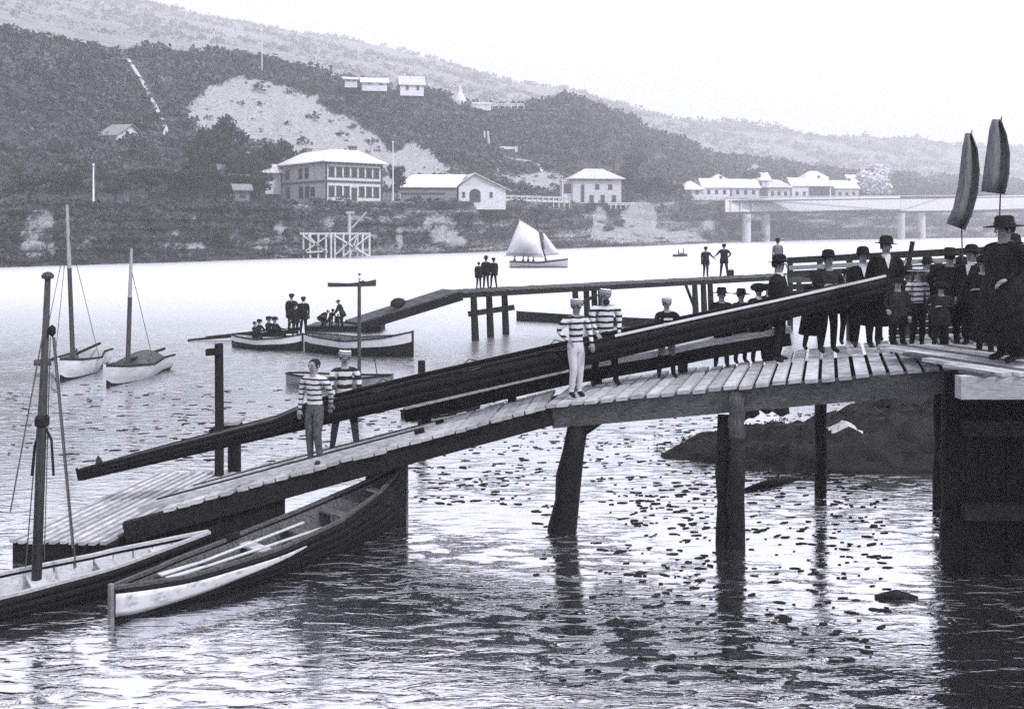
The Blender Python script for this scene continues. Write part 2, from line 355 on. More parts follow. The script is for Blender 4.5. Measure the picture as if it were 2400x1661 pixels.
def grid_mesh(name, P, m, attr=None):
    a, b = P.shape[:2]; me = bpy.data.meshes.new(name)
    idx = np.arange(a * b).reshape(a, b)
    q = np.stack([idx[:-1, :-1], idx[1:, :-1], idx[1:, 1:], idx[:-1, 1:]], -1).reshape(-1, 4)
    me.from_pydata(P.reshape(-1, 3).tolist(), [], q.tolist()); me.materials.append(m)
    if attr is not None:
        at = me.attributes.new('pale', 'FLOAT', 'POINT'); at.data.foreach_set('value', attr.reshape(-1).astype(np.float32))
    me.polygons.foreach_set('use_smooth', [True] * len(me.polygons)); me.update()
    return me
tag(link('hillside', grid_mesh('hillside', TP, M['hill'], PA)), 'dark scrub hillside with rocky cliff foot and pale slip along the far river bank', kind='structure')

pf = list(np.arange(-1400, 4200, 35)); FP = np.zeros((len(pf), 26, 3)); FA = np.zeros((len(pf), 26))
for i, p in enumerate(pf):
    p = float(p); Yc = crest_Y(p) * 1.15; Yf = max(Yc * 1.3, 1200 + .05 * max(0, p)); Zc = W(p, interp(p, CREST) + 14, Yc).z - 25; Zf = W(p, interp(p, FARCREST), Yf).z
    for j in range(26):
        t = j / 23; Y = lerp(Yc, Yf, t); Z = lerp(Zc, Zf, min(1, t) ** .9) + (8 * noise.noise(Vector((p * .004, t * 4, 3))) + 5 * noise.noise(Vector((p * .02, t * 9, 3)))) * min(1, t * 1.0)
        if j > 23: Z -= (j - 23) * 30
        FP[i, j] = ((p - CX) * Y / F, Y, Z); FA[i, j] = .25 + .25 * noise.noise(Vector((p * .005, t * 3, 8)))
tag(link('far_hills', grid_mesh('far_hills', FP, M['farhill'], FA)), 'pale haze-coloured upper hills behind the near ridge', kind='structure')

# river bed is not seen: one reflective sheet
mb = MB(); mb.add([(-2500, -300, 0), (2500, -300, 0), (2500, 3500, 0), (-2500, 3500, 0)], [(0, 1, 2, 3)])
tag(mb.build('river_water', M['water']), 'broad calm river with small dark ripples', kind='structure')

# hill scrub: clumps of small faces, one object per kind of ground cover
def clumps(name, pts, sizes, m, faces=12, label=None, flat=.8):
    n = len(pts); pts = np.array(pts); sizes = np.array(sizes)
    c = np.repeat(pts, faces, 0); s = np.repeat(sizes, faces)
    d = RNG.normal(size=(n * faces, 3)); d /= np.linalg.norm(d, axis=1)[:, None]; d[:, 2] = np.abs(d[:, 2]) * flat
    r = RNG.uniform(.35, 1.0, n * faces)
    c = c + d * (s * r)[:, None] + np.array([0, 0, .15]) * s[:, None]
    a = RNG.normal(size=(n * faces, 3)); a /= np.linalg.norm(a, axis=1)[:, None]
    b = np.cross(a, d + .4 * RNG.normal(size=d.shape)); b /= np.linalg.norm(b, axis=1)[:, None] + 1e-6
    k = (s * RNG.uniform(.14, .34, n * faces))[:, None]
    V = np.stack([c - a * k, c + b * k * .7, c + a * k, c - b * k * .7], 1).reshape(-1, 3)
    me = bpy.data.meshes.new(name); q = np.arange(n * faces * 4).reshape(-1, 4)
    me.vertices.add(len(V)); me.vertices.foreach_set('co', V.reshape(-1).astype(np.float32))
    me.loops.add(q.size); me.loops.foreach_set('vertex_index', q.reshape(-1).astype(np.int32))
    me.polygons.add(len(q)); me.polygons.foreach_set('loop_start', (np.arange(len(q)) * 4).astype(np.int32))
    me.materials.append(m); me.update(); me.validate()
    return me
pts = []; sz = []
ia = [i for i, p in enumerate(PXS) if -40 < p < 2440]
rnd = random.Random(3)
while len(pts) < 19000:
    i = rnd.choice(ia[:-1]); j = rnd.randint(2, NR - 4); u = rnd.random(); v = rnd.random()
    if NROW_CLIFF + 1 < j < NROW_CLIFF + NROW_T + 2 and PXS[i] > 560 and rnd.random() < .93: continue
    qy = HY - (TP[i, j][2] - CAM_H) * F / TP[i, j][1]
    if 0 < j <= NROW_CLIFF and PXS[i] > 860 and rnd.random() < .7: continue
    if 0 < j <= NROW_CLIFF and rnd.random() < .45: continue
    if 130 < qy < 325 and abs(PXS[i] - np.interp(qy, [140, 195, 258, 305], [300, 335, 368, 390])) < 14: continue
    if PA[i, j] > .3 and rnd.random() < (.97 if PA[i, j] > .5 else .75): continue
    P = (TP[i, j] * (1 - u) + TP[i + 1, j] * u) * (1 - v) + (TP[i, j + 1] * (1 - u) + TP[i + 1, j + 1] * u) * v
    if noise.noise(Vector(P) * .05) < -.2 and j > NROW_CLIFF and rnd.random() < .7: continue
    s = (.4 + 1.9 * rnd.random() ** 4) * (P[1] / 170) ** .8 * (.62 if j <= NROW_CLIFF + 2 else 1)
    if NROW_CLIFF < j < NROW_CLIFF + NROW_T + 2: s = min(s, .8)
    pts.append(P); sz.append(s)
tag(link('hill_scrub', clumps('hill_scrub', pts, sz, M['bush'], 26)), 'dark scrub and fern covering cliff and hillside', kind='stuff')

# ------------------------------------------------------------------ trees
def leaf_cloud(n, blobs, size, seed):
    r = np.random.default_rng(seed); P = []
    B = np.array(blobs); w = B[:, 3] ** 2; w /= w.sum()
    k = r.choice(len(B), n, p=w); d = r.normal(size=(n, 3)); d /= np.linalg.norm(d, axis=1)[:, None]
    c = B[k, :3] + d * (B[k, 3] * r.uniform(.55, 1.05, n))[:, None] * np.array([1, 1, .8])
    a = r.normal(size=(n, 3)); a /= np.linalg.norm(a, axis=1)[:, None]; b = np.cross(a, d); b /= np.linalg.norm(b, axis=1)[:, None]
    s = (size * r.uniform(.6, 1.3, n))[:, None]
    V = np.stack([c - a * s, c + b * s * .6, c + a * s, c - b * s * .6], 1).reshape(-1, 3)
    me = bpy.data.meshes.new('crown'); q = np.arange(n * 4).reshape(-1, 4)
    me.from_pydata(V.tolist(), [], q.tolist()); me.materials.append(M['foliage'])
    return me
TREES = []
for k in range(4):
    r = random.Random(k + 20); blobs = [(0, 0, .68, .22)]
    tb = MB(); tb.tube([(0, 0, -.03), (.01, 0, .2), (.0, .01, .42), (.02, 0, .6)], [.04, .03, .022, .01], 7)
    for i in range(8):
        a = i * 2.4 + r.random(); rr = r.uniform(.16, .3); z = r.uniform(.42, .85)
        bx = (math.cos(a) * rr, math.sin(a) * rr, z, r.uniform(.10, .18)); blobs.append(bx)
        tb.tube([(0, 0, .25 + .03 * i), (bx[0] * .5, bx[1] * .5, z - .14), bx[:3]], [.016, .01, .004], 5)
    TREES.append((tb.mesh('trunk', M['bark']), leaf_cloud(1500, blobs, .034, k)))
def ground_at(px, Y):
    i = int(np.argmin([abs(p - px) for p in PXS])); c = COLS[i]
    return float(np.interp(Y, [a[0] for a in c[NROW_CLIFF + 1:]], [a[1] for a in c[NROW_CLIFF + 1:]]))
def tree(px, top, Y, wid, k, label, group='trees along the far bank', base=None):
    z = ground_at(px, Y) if base is None else W(px, base, Y).z
    h = W(px, top, Y).z - z; w = wid * Y / F / .62
    t = thing('tree', label, 'tree', (W(px, HY, Y).x, Y, z - .1), random.random() * 6, group)
    a, b = TREES[k % 4]
    link('trunk', a, t, scale=(w, w, h)); link('crown', b, t, scale=(w, w, h))
    return t
LT = 'dark bushy tree '
tree(505, 288, 172, 90, 0, LT + 'standing tallest left of the white two-storey house'); tree(545, 266, 184, 76, 1, LT + 'rising in front of the pale slip, top of its clump')
tree(470, 318, 168, 80, 2, LT + 'on the left side of the clump near the slip'); tree(575, 340, 170, 80, 3, LT + 'in the middle of the clump beside the house')
tree(618, 322, 176, 60, 1, LT + 'thin crown against the pale slip behind the house'); tree(660, 318, 182, 60, 2, LT + 'just behind the left roof hip of the house')
tree(700, 330, 186, 50, 3, LT + 'low crown peeping over the house roof'); tree(600, 402, 158, 80, 0, LT + 'touching the left wall of the two-storey house')
tree(530, 400, 155, 80, 2, LT + 'over the small pale outbuildings on the bank'); tree(440, 390, 152, 90, 1, LT + 'left of the small outbuildings above the cliff')
tree(350, 380, 146, 90, 3, LT + 'above the low pale wall on the terrace'); tree(270, 400, 140, 80, 0, LT + 'between white pole and terrace wall')
tree(160, 395, 136, 90, 2, LT + 'left of the white pole on the bank'); tree(70, 400, 132, 90, 1, LT + 'at the left end of the terrace')
tree(930, 380, 176, 38, 2, LT + 'between the two-storey house and the barn'); tree(1470, 396, 252, 62, 0, LT + 'hiding the right end of the hip-roofed cottage')
tree(1520, 410, 262, 70, 1, LT + 'right of the hip-roofed cottage'); tree(1565, 424, 275, 64, 3, LT + 'left of the row of white village houses')
tree(1485, 352, 300, 50, 2, LT + 'on the slope behind the cottage chimney'); tree(1335, 222, 450, 110, 0, 'round dark tree standing out on the hazy skyline')
tree(1760, 392, 372, 36, 3, LT + 'rising behind the village roofs'); tree(820, 190, 268, 60, 3, LT + 'beside the huts on the ridge'); tree(1290, 300, 380, 90, 2, 'dark broad tree on the slope below the skyline tree')

# ------------------------------------------------------------------ buildings on the far bank
def win(mbw, mbp, o, u, n, x, z, w, h):
    """window on a wall: o origin, u along wall, n outward; frame box proud of the wall, pane in front"""
    up = Vector((0, 0, 1)); c = o + u * x + up * (z + h / 2)
    for (dx, dz, ww, hh) in ((0, h / 2, w + .3, .14), (0, -h / 2, w + .4, .16), (-w / 2, 0, .14, h), (w / 2, 0, .14, h), (0, 0, .05, h), (0, 0, w, .06)):
        mbw.frame(c + u * dx + up * dz + n * .06, u, n, up, ww / 2, .07, hh / 2)
    mbp.frame(c + n * .012, u, n, up, w / 2, .02, h / 2)
class Bld:
    def __init__(s, name, label, px, py, Y, ang, group=None):
        s.t = thing(name, label, 'building', W(px, py, Y), math.radians(ang), group)
    def walls(s, La, Lb, H, ma, mb_, x0=0, y0=0, sink=1.5):
        # right-hand face runs along x (y = y0), left-hand face along y (x = x0)
        t = .25
        for nm, m, c, sz in (('front_wall', ma, (x0 + La / 2, y0 + t / 2, (H - sink) / 2), (La, t, H + sink)), ('side_wall', mb_, (x0 + t / 2, y0 + Lb / 2 + t / 2 + .003, (H - sink) / 2), (t, Lb - t, H + sink)),
                             ('back_wall', mb_, (x0 + La / 2, y0 + Lb, (H - sink) / 2), (La, t, H + sink)), ('end_wall', mb_, (x0 + La - t / 2, y0 + Lb / 2, (H - sink) / 2), (t, Lb - t * 2 - .01, H + sink))):
            b = MB(); b.box(c, sz); b.build(nm, m, s.t, local=True)
    def window(s, face, x, z, w, h, x0=0, y0=0, name='window'):
        a = MB(); b = MB()
        if face == 'a': o, u, n = Vector((x0, y0, 0)), Vector((1, 0, 0)), Vector((0, -1, 0))
        else: o, u, n = Vector((x0, y0, 0)), Vector((0, 1, 0)), Vector((-1, 0, 0))
        win(a, b, o, u, n, x, z, w, h)
        f = a.build(name, M['trim'] if name == 'window' else M['wallwhite'], s.t, local=True); b.build('pane', M['glass'], f, local=True)
    def gable(s, La, Lb, H, R, m, x0=0, y0=0, ov=.5, wall=None):   # ridge along y? ridge along x
        b = MB(); ym = y0 + Lb / 2
        for sg in (-1, 1):
            ye = y0 - ov if sg < 0 else y0 + Lb + ov
            ze = H - R * ov / (Lb / 2)
            P = [(x0 - ov, ye, ze), (x0 + La + ov, ye, ze), (x0 + La + ov, ym, H + R), (x0 - ov, ym, H + R)]
            b.slab(P, (0, 0, 1), .15)
        b.build('roof', m, s.t, local=True)
        g = MB()
        for x in (x0 + .02, x0 + La - .27): g.slab([(x, y0, H), (x, y0 + Lb, H), (x, ym, H + R)], (1, 0, 0), .25)
        g.build('gable', wall or M['wallwhite'], s.t, local=True)
    def hip(s, La, Lb, H, R, ins, m, x0=0, y0=0, ov=.8):
        b = MB(); o = [(x0 - ov, y0 - ov, H), (x0 + La + ov, y0 - ov, H), (x0 + La + ov, y0 + Lb + ov, H), (x0 - ov, y0 + Lb + ov, H)]
        i = min(ins, Lb / 2 + ov - .05, La / 2 + ov - .05)
        q = [(x0 - ov + i, y0 - ov + i, H + R), (x0 + La + ov - i, y0 - ov + i, H + R), (x0 + La + ov - i, y0 + Lb + ov - i, H + R), (x0 - ov + i, y0 + Lb + ov - i, H + R)]
        u = [(p[0], p[1], p[2] - .18) for p in o]
        b.add(u + o + q, [(3, 2, 1, 0), (8, 9, 10, 11)] + [(k, (k + 1) % 4, (k + 1) % 4 + 4, k + 4) for k in range(4)] + [(k + 4, (k + 1) % 4 + 4, (k + 1) % 4 + 8, k + 8) for k in range(4)])
        b.build('roof', m, s.t, local=True)
    def chimney(s, x, y, z, h, w=.8):
        b = MB(); b.box((x, y, z + h / 2), (w, w, h)); b.box((x, y, z + h), (w * 1.25, w * 1.25, .25)); b.build('chimney', M['brick'], s.t, local=True)
    def part(s, name, m, c, sz):
        b = MB(); b.box(c, sz); b.build(name, m, s.t, local=True)

h = Bld('boarding_house', 'large white two-storey house with hipped iron roof above the timber trestle', 765, 471, 165, 40)
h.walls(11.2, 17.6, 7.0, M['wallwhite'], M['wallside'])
h.hip(11.2, 17.6, 7.05, 2.4, 3.9, M['roof'], ov=.9)
for i in range(7):
    x = 1.0 + i * 1.53
    h.window('a', x, 4.35, .95, 1.7)
    if i == 3:
        h.part('door', M['glass'], (x, -.03, 1.25), (1.1, .1, 2.5))
    else: h.window('a', x, .85, .95, 1.8)
for y in (7.2, 9.6, 14.8): h.window('b', y, 4.3, 1.2, 1.8); h.window('b', y - .2, .7, 1.3, 2.1)
h.part('door', M['glass'], (-.03, 5.0, 1.3), (.1, 1.5, 2.6))
h.part('string_course', M['trim'], (5.6, -.1, 3.55), (11.7, .2, .3)); h.part('string_course', M['trim'], (-.12, 8.7, 3.55), (.24, 17.6, .3))
h.part('corner_board', M['trim'], (-.08, -.08, 3.4), (.25, .25, 6.8)); h.part('corner_board', M['trim'], (11.3, -.07, 3.4), (.22, .22, 6.8))
for i in range(12):
    h.part('eaves_bracket', M['trim'], (.5 + i * .92, -.35, 6.7), (.14, .6, .35))
h.chimney(3.6, 13.6, 9.2, 1.0, 1.1); h.chimney(7.6, 4.0, 9.2, 1.0, 1.1)
# porch shrubs + low verandah hut left of it
h2 = Bld('outbuilding', 'small pale outbuilding with lean-to roof left of the white house', 622, 436, 176, 35, 'small outbuildings on the terrace'); h2.walls(3, 3, 2.6, M['wallwhite'], M['wallgrey']); h2.hip(3, 3, 2.6, 1.6, 1.6, M['roof'], ov=.9)
for (px, py, Y, La, H, lb) in [(552, 472, 150, 2.2, 2.0, 'tiny white shed on the bank under the dark trees'), (515, 415, 170, 2.4, 1.6, 'small pale hut among trees below the slip'), (545, 440, 160, 2.6, 1.5, 'pale hut in the middle of the trees'),
                                (258, 460, 141, 2.6, 1.5, 'low pale shed beside the white pole')]:
    b = Bld('outbuilding', lb, px, py, Y, 25, 'small outbuildings on the terrace'); b.walls(La, 2.4, H, M['wallgrey'], M['wallgrey']); b.gable(La, 2.4, H, .7, M['wallgrey'], wall=M['wallgrey']); b.window('a', La / 2, H * .35, .6, .7)
# barn
b = Bld('barn', 'long pale barn with arched doorway right of the two-storey house', 1075, 473, 186, 16)
b.t.rotation_euler = (0, 0, math.radians(14))
La, Lb = 9.6, 14.5
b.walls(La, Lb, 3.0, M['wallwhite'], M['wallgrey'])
rb = MB(); ap = 3.2
for P in ([(-.5, -.5, 3.0), (ap, -.5, 5.6), (ap, Lb, 5.6), (-.5, Lb, 3.0)], [(ap, -.5, 5.6), (La + 1.2, -.5, 2.1), (La + 1.2, Lb, 2.1), (ap, Lb, 5.6)]): rb.slab(P, (0, 0, 1), .18)
rb.build('roof', M['roof'], b.t, local=True)
g = MB(); g.slab([(0, .02, 3.0), (ap, .02, 5.6), (La, .02, 2.6), (La, .02, 2.0)], (0, 1, 0), .22); g.build('gable', M['wallwhite'], b.t, local=True)
g = MB(); g.slab([(2.2, -.12, 0)] + [(3.3 + 1.1 * math.cos(a), -.12, 1.7 + .9 * math.sin(a)) for a in np.linspace(math.pi, 0, 9)] + [(4.4, -.12, 0)], (0, 1, 0), .1); g.build('arched_doorway', M['glass'], b.t, local=True)
b.window('a', 1.0, 1.0, .3, .9); b.window('a', 6.6, 1.0, .3, .9)
# the long low side shown left of the gable: separate front-facing range
b2 = Bld('barn', 'long grey boarded shed with white roof joined left of the arched barn', 934, 472, 184, 4); b2.walls(11.4, 6, 2.75, M['wallgrey'], M['wallgrey']); rb = MB()
rb.slab([(-.4, -.4, 2.7), (11.3, -.4, 2.7), (13.4, 3.4, 5.35), (2.6, 3.4, 5.35)], (0, 0, 1), .14); rb.slab([(-.4, -.4, 2.7), (2.6, 3.4, 5.35), (-.4, 6.4, 2.7)], (0, 0, 1), .14); rb.slab([(2.6, 3.4, 5.35), (13.4, 3.4, 5.35), (13.4, 6.4, 2.7), (-.4, 6.4, 2.7)], (0, 0, 1), .14); rb.build('roof', M['roof'], b2.t, local=True)
b2.part('ledge', M['trim'], (4.6, -.12, 1.65), (9, .22, .14)); b2.part('eaves_board', M['trim'], (5.7, -.12, 2.55), (11.2, .2, .2))
# cottage
c = Bld('cottage', 'white cottage with hipped roof and tall chimney above the cliff', 1343, 478, 246, 8); c.walls(13, 9, 6.6, M['wallwhite'], M['wallwhite']); c.hip(13, 9, 6.7, 2.8, 5.0, M['roof'], ov=.9)
c.part('eaves_board', M['trim'], (5.0, -.6, 6.45), (11.5, .3, .25)); c.chimney(13.0, 4.5, 8.4, 3.0, 1.3); c.part('downpipe', M['trim'], (2.6, -.15, 2.6), (.7, .3, 5.0))
for x in (5, 8, 11): c.window('a', x, .5, .9, 1.8)
c.window('a', 6.5, 3.9, .9, 1.2); c.window('a', 10, 3.9, .9, 1.2)
d = Bld('lean_to', 'small flat-roofed annexe on the left of the hipped cottage', 1318, 478, 247, 6); d.walls(2.7, 4, 6.0, M['wallwhite'], M['wallwhite']); d.part('roof', M['roof'], (1.35, 2, 6.1), (3.1, 4.4, .2)); d.window('a', 1.35, 2.9, 1.7, 2.4)
# village row
vill = [(1600, 462, 318, 7, 2.6, 'low white house at the left end of the village row', 'h'), (1648, 461, 322, 9.5, 3.4, 'white gabled house second in the village row', 'g'), (1716, 461, 334, 10, 3.4, 'white gabled house third in the village row', 'g'),
        (1668, 446, 342, 7, 3.0, 'small white house behind the second and third village houses', 'h'), (1760, 440, 372, 8, 3.2, 'upper white house behind the third village house', 'g'), (1890, 436, 395, 9, 3.5, 'upper white house behind the largest village building', 'h'), (1992, 442, 400, 8, 3.0, 'upper white house beside the white smoke', 'g'),
        (1800, 464, 348, 8.5, 4.0, 'white house with broad roof in the middle of the row', 'h'), (1856, 464, 356, 15.5, 4.8, 'largest white building of the village row with dark wall', 'g'), (1958, 464, 368, 9.5, 4.0, 'white house at the right end of the village row', 'g')]
for (px, py, Y, L, H, lb, k) in vill:
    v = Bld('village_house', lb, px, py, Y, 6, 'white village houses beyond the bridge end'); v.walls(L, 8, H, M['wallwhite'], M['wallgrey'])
    (v.gable if k == 'g' else lambda *a: v.hip(*a[:4], 3.9, a[4]))(L, 8, H, 3.0, M['roof'])
    n = int(L // 2.6)
    for i in range(n): v.window('a', (i + .7) * L / (n + .4), 1.0, .9, 1.3)
    if L > 15: v.part('dark_cladding', M['trim'], (10.8, -.1, 2.2), (8.2, .15, 4.8))
    v.chimney(L * .8, 4, H + 2.4, 1.4, .8)
# hill huts
for (px, py, Y, L, H, R, lb) in [(848, 200, 262, 7.0, 1.0, 1.4, 'low white-roofed hut with dark gable on the ridge'), (938, 212, 272, 6.8, 2.0, 2.4, 'bright white hut on the ridge, largest of the ridge huts'),
                                 (808, 192, 258, 3.4, .8, .8, 'tiny pale hut at the left of the ridge huts'), (1098, 248, 330, 8, .9, .6, 'long low white shed on the ridge right of the spire tent')]:
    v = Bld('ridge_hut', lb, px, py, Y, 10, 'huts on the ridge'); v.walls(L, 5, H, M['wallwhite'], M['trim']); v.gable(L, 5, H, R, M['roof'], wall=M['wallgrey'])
    v.window('a', L * .3, .3, .6, H * .5); v.window('a', L * .75, .3, .6, H * .5)
v = Bld('hillside_house', 'isolated pale house with grey roof low on the left hillside', 232, 352, 186, -18); v.walls(4.2, 8, 3.0, M['wallwhite'], M['wallwhite']); v.gable(4.2, 8, 3.0, 2.3, M['wallgrey']); v.window('a', 1.2, 1, .6, 1.0); v.window('a', 3, 1, .6, 1.0)
t = thing('bell_tent', 'white pointed tent on the ridge', 'tent', W(1078, 246, 326)); mb = MB(); mb.lathe((0, 0, 0), [(2.4, -.5), (2.3, 1.4), (1.0, 4.0), (.1, 7.2)], 12); mb.build('canvas', M['canvas'], t, local=True); mb = MB(); mb.tube([(0, 0, 6.8), (0, 0, 8)], .08, 5); mb.build('pole', M['mast'], t, local=True)
# low walls, fences
def fence(name, label, a, b, Y, hgt, n, cat='fence', m='wallwhite'):
    p = W(*a, Y); q = W(*b, Y * 1.0); t = thing(name, label, cat, p)
    for k in range(2):
        mb = MB(); mb.beam(p + Vector((0, 0, hgt * (.35 + .5 * k))), q + Vector((0, 0, hgt * (.35 + .5 * k))), .12, hgt * .3); mb.build('rail', M[m], t)
    for k in range(n + 1):
        c = p.lerp(q, k / n); mb = MB(); mb.box(c + Vector((0, -.08, hgt / 2 - .4)), (.25, .25, hgt + .8)); mb.build('post', M[m], t)
fence('paling_fence', 'white fence on the ridge to the right of the spire tent', (1095, 250), (1228, 250), 325, 1.0, 9)
fence('paling_fence', 'white fence between two-storey house and barn', (900, 471), (938, 471), 178, 1.5, 4)
fence('paling_fence', 'long white fence between barn and cottage', (1185, 474), (1335, 479), 214, 1.7, 12)
fence('paling_fence', 'white fence along the cliff in front of the cottage', (1350, 482), (1490, 482), 238, .8, 12)
fence('paling_fence', 'low white fence in front of the village houses', (1600, 470), (1720, 472), 316, 1.6, 9)
# twin chimneys with wall
t = thing('kiln_chimneys', 'pair of slim pale chimneys with low wall on the slope', 'chimney', W(1140, 352, 280))
for px in (1137, 1147):
    mb = MB(); mb.tube([W(px, 356, 280), W(px - (2 if px < 1140 else 4), 307, 280)], [.42, .32], 8); mb.build('chimney', M['stone'], t)
mb = MB(); mb.beam(W(1134, 350, 279), W(1170, 352, 279), .5, 1.0); mb.beam(W(1168, 346, 279), W(1212, 348, 281), .5, .8); mb.box(W(1172, 349, 279), (.8, .8, 1.6)); mb.box(W(1210, 350, 280), (.8, .8, 1.6)); mb.build('low_wall', M['stone'], t)
# paths: pale ribbons that lie on the hill
def ribbon(name, label, pts, wid, up=.5):
    mb = MB(); L = []
    for (px, py) in pts:
        i = int(np.argmin([abs(p - px) for p in PXS])); best = None
        for j in range(NROW_CLIFF + 2, NR - 2):
            Y, Z = COLS[i][j]; q = HY - (Z - CAM_H) * F / Y
            if best is None or abs(q - py) < best[0]: best = (abs(q - py), Y)
        L.append(W(px, py, best[1] - 1.5))
    for k in range(len(L) - 1): mb.beam(L[k], L[k + 1] + (L[k + 1] - L[k]) * .03, wid, up)
    return mb, L
mb, L = ribbon('', '', [(300, 140), (318, 168), (335, 195), (352, 228), (368, 258), (382, 288), (390, 305), (386, 318)], .8)
tag(mb.build('zigzag_fence', M['stone']), 'pale straight fence line running down the dark hillside at left', 'fence')
mb, L = ribbon('', '', [(1168, 362), (1200, 372), (1240, 378), (1262, 388), (1270, 402)], .8)
tag(mb.build('hill_track', M['path']), 'pale curving track on the slope above the cottage', kind='structure')
mb, L = ribbon('', '', [(1135, 445), (1155, 420), (1168, 402), (1162, 395)], .7)
tag(mb.build('hill_track', M['path']), 'pale short track behind the barn', kind='structure')
for (px, y0, y1, Y, lb) in [(219, 482, 388, 134, 'tall white pole on the bank at the far left'), (614, 152, 62, 255, 'tall pale pole on the skyline ridge'), (921, 468, 335, 172, 'white flagpole between two-storey house and barn'), (1318, 476, 415, 240, 'white pole left of the cottage')]:
    mb = MB(); a = W(px, y0, Y); a.z = min(a.z, ground_at(px, Y)) if Y < 250 else a.z - 3; mb.tube([a, W(px, y1, Y)], [.16, .09], 6); t = thing('white_pole', lb, 'pole', a); mb.build('shaft', M['hullwhite'], t)
    mb = MB(); mb.lathe(W(px, y1, Y), [(.02, -.1), (.2, .0), (.18, .2), (.02, .3)], 8); mb.build('finial', M['hullwhite'], t)
# white smoke right of village, built as a leafy crown on a trunk
t = thing('smoke_cloud', 'big round white smoke shaped as a tree at the right of the village', 'tree', W(2050, 466, 372), 0)
s_ = 70 * 372 / F / .62
bl = leaf_cloud(5200, [(0, 0, .5, .3), (.15, 0, .7, .2), (-.15, .1, .62, .2), (.1, 0, .3, .25), (-.1, 0, .3, .24), (.05, .05, .85, .14)], .045, 77); bl.materials.clear(); bl.materials.append(M['smoke'])
link('trunk', TREES[0][0], t, scale=(s_, s_, 14)); link('crown', bl, t, scale=(s_, s_, 14.5))

# bridge
t = thing('bridge', 'long pale girder bridge on paired round piers crossing the river', 'bridge', W(1740, 500, 293))
def BR(px, py, k=0): return W(px, py, interp(px, [(1700, 288), (1749, 294), (2112, 362), (2560, 420), (3000, 450)]) + k)
for k, nm in ((0, 'girder'), (7, 'girder')):
    mb = MB()
    for a, b_ in ((1700, 2110), (2110.5, 2560), (2560.5, 3000)):
        mb.slab([BR(a, 466, k), BR(b_, 460 if b_ < 2300 else 452, k), BR(b_, 490 if b_ < 2300 else 484, k), BR(a, 497, k)], (0, 1, 0), .5)
    mb.build(nm, M['wallwhite'], t)
mb = MB()
mb.slab([BR(1700, 470, .5), BR(3000, 452, .5), BR(3000, 452, 7), BR(1700, 470, 7)], (0, 0, -1), .4); mb.build('deck', M['greytimber'], t)
mb = MB(); mb.slab([BR(1700, 498, -.2), BR(3000, 487, -.2), BR(3000, 491, -.2), BR(1700, 502, -.2)], (0, 1, 0), .9); mb.build('bottom_flange', M['trim'], t)
mb = MB(); mb.slab([BR(1700, 461, -.2), BR(2240, 457, -.2), BR(2240, 459, -.2), BR(1700, 464, -.2)], (0, 1, 0), .3); mb.build('parapet', M['stone'], t)
for px in (1749, 1794, 2112, 2160, 2490, 2545, 2900):
    p = BR(px, 500, 2.5 if px in (1749, 2112, 2490) else 4); r = 1.45
    mb = MB(); mb.tube([Vector((p.x, p.y, -2)), Vector((p.x, p.y, p.z + .4))], [r, r], 14); mb.build('pier', M['wallwhite'], t, smooth=False)
    if px in (1749, 2112):
        q = BR(px + 45, 500, 4); mb = MB(); mb.beam(Vector((p.x, p.y, 2.2)), Vector((q.x, q.y, 2.2)), 1.0, 1.2); mb.build('pier_brace', M['trim'], t)
for i in range(22):
    px = 1712 + i * 25; mb = MB(); mb.slab([BR(px, 468, -.25), BR(px + 2, 468, -.25), BR(px + 2, 495, -.25), BR(px, 495, -.25)], (0, 1, 0), .24); mb.build('stiffener', M['wallwhite'], t)

# trestle dock
t = thing('timber_trestle', 'white cross-braced timber trestle standing at the foot of the cliff', 'dock', G(710, 604)); YT = 150.0
mb = MB(); mb.slab([W(703, 545, YT), W(869, 545, YT), W(869, 545, YT + 5), W(703, 545, YT + 5)], (0, 0, -1), .35); mb.build('platform', M['wallwhite'], t)
for px in (711, 727, 746, 764, 776, 785, 805, 820, 838, 850, 866):
    for k in (0, 4.5):
        p = W(px, 547, YT + k); mb = MB(); mb.tube([Vector((p.x, p.y, -1)), p], .17 if k == 0 else .13, 6); mb.build('post', M['wallwhite'], t)
for (a, b_) in [((711, 592), (768, 552)), ((711, 552), (768, 592)), ((785, 598), (835, 552)), ((785, 552), (865, 600)), ((838, 552), (820, 600)), ((866, 552), (805, 600)), ((711, 592), (768, 588)), ((722, 552), (760, 590))]:
    mb = MB(); mb.beam(W(*a, YT - .3), W(*b_, YT - .3), .16, .22); mb.build('brace', M['wallwhite'], t)
mb = MB(); mb.tube([W(819, 545, YT + 2), W(819, 497, YT + 2)], .28, 6); mb.beam(W(811, 498, YT + 2), W(830, 498, YT + 2), .4, .4); mb.build('crane_post', M['stone'], t)
mb = MB(); mb.tube([W(824, 535, YT + 2.4), W(859, 497, YT + 2.4)], .16, 6); mb.build('crane_jib', M['stone'], t)
mb = MB(); mb.beam(W(672, 543, YT + 3), W(703, 545, YT + 3), 1.2, .3); mb.build('gangway', M['wallwhite'], t)
fp = []; fs = []
while len(fp) < 9000:
    i = rnd.randint(0, FP.shape[0] - 2); j = rnd.randint(3, 22); u, v = rnd.random(), rnd.random()
    P = (FP[i, j] * (1 - u) + FP[i + 1, j] * u) * (1 - v) + (FP[i, j + 1] * (1 - u) + FP[i + 1, j + 1] * u) * v
    if noise.noise(Vector(P) * .012) < -.1: continue
    fp.append(P); fs.append(rnd.uniform(2.0, 6.5) * P[1] / 1000)
tag(link('far_scrub', clumps('far_scrub', fp, fs, M['farbush'], 14)), 'scrub coloured pale for haze on the far upper hills', kind='stuff')
print('far bank built')
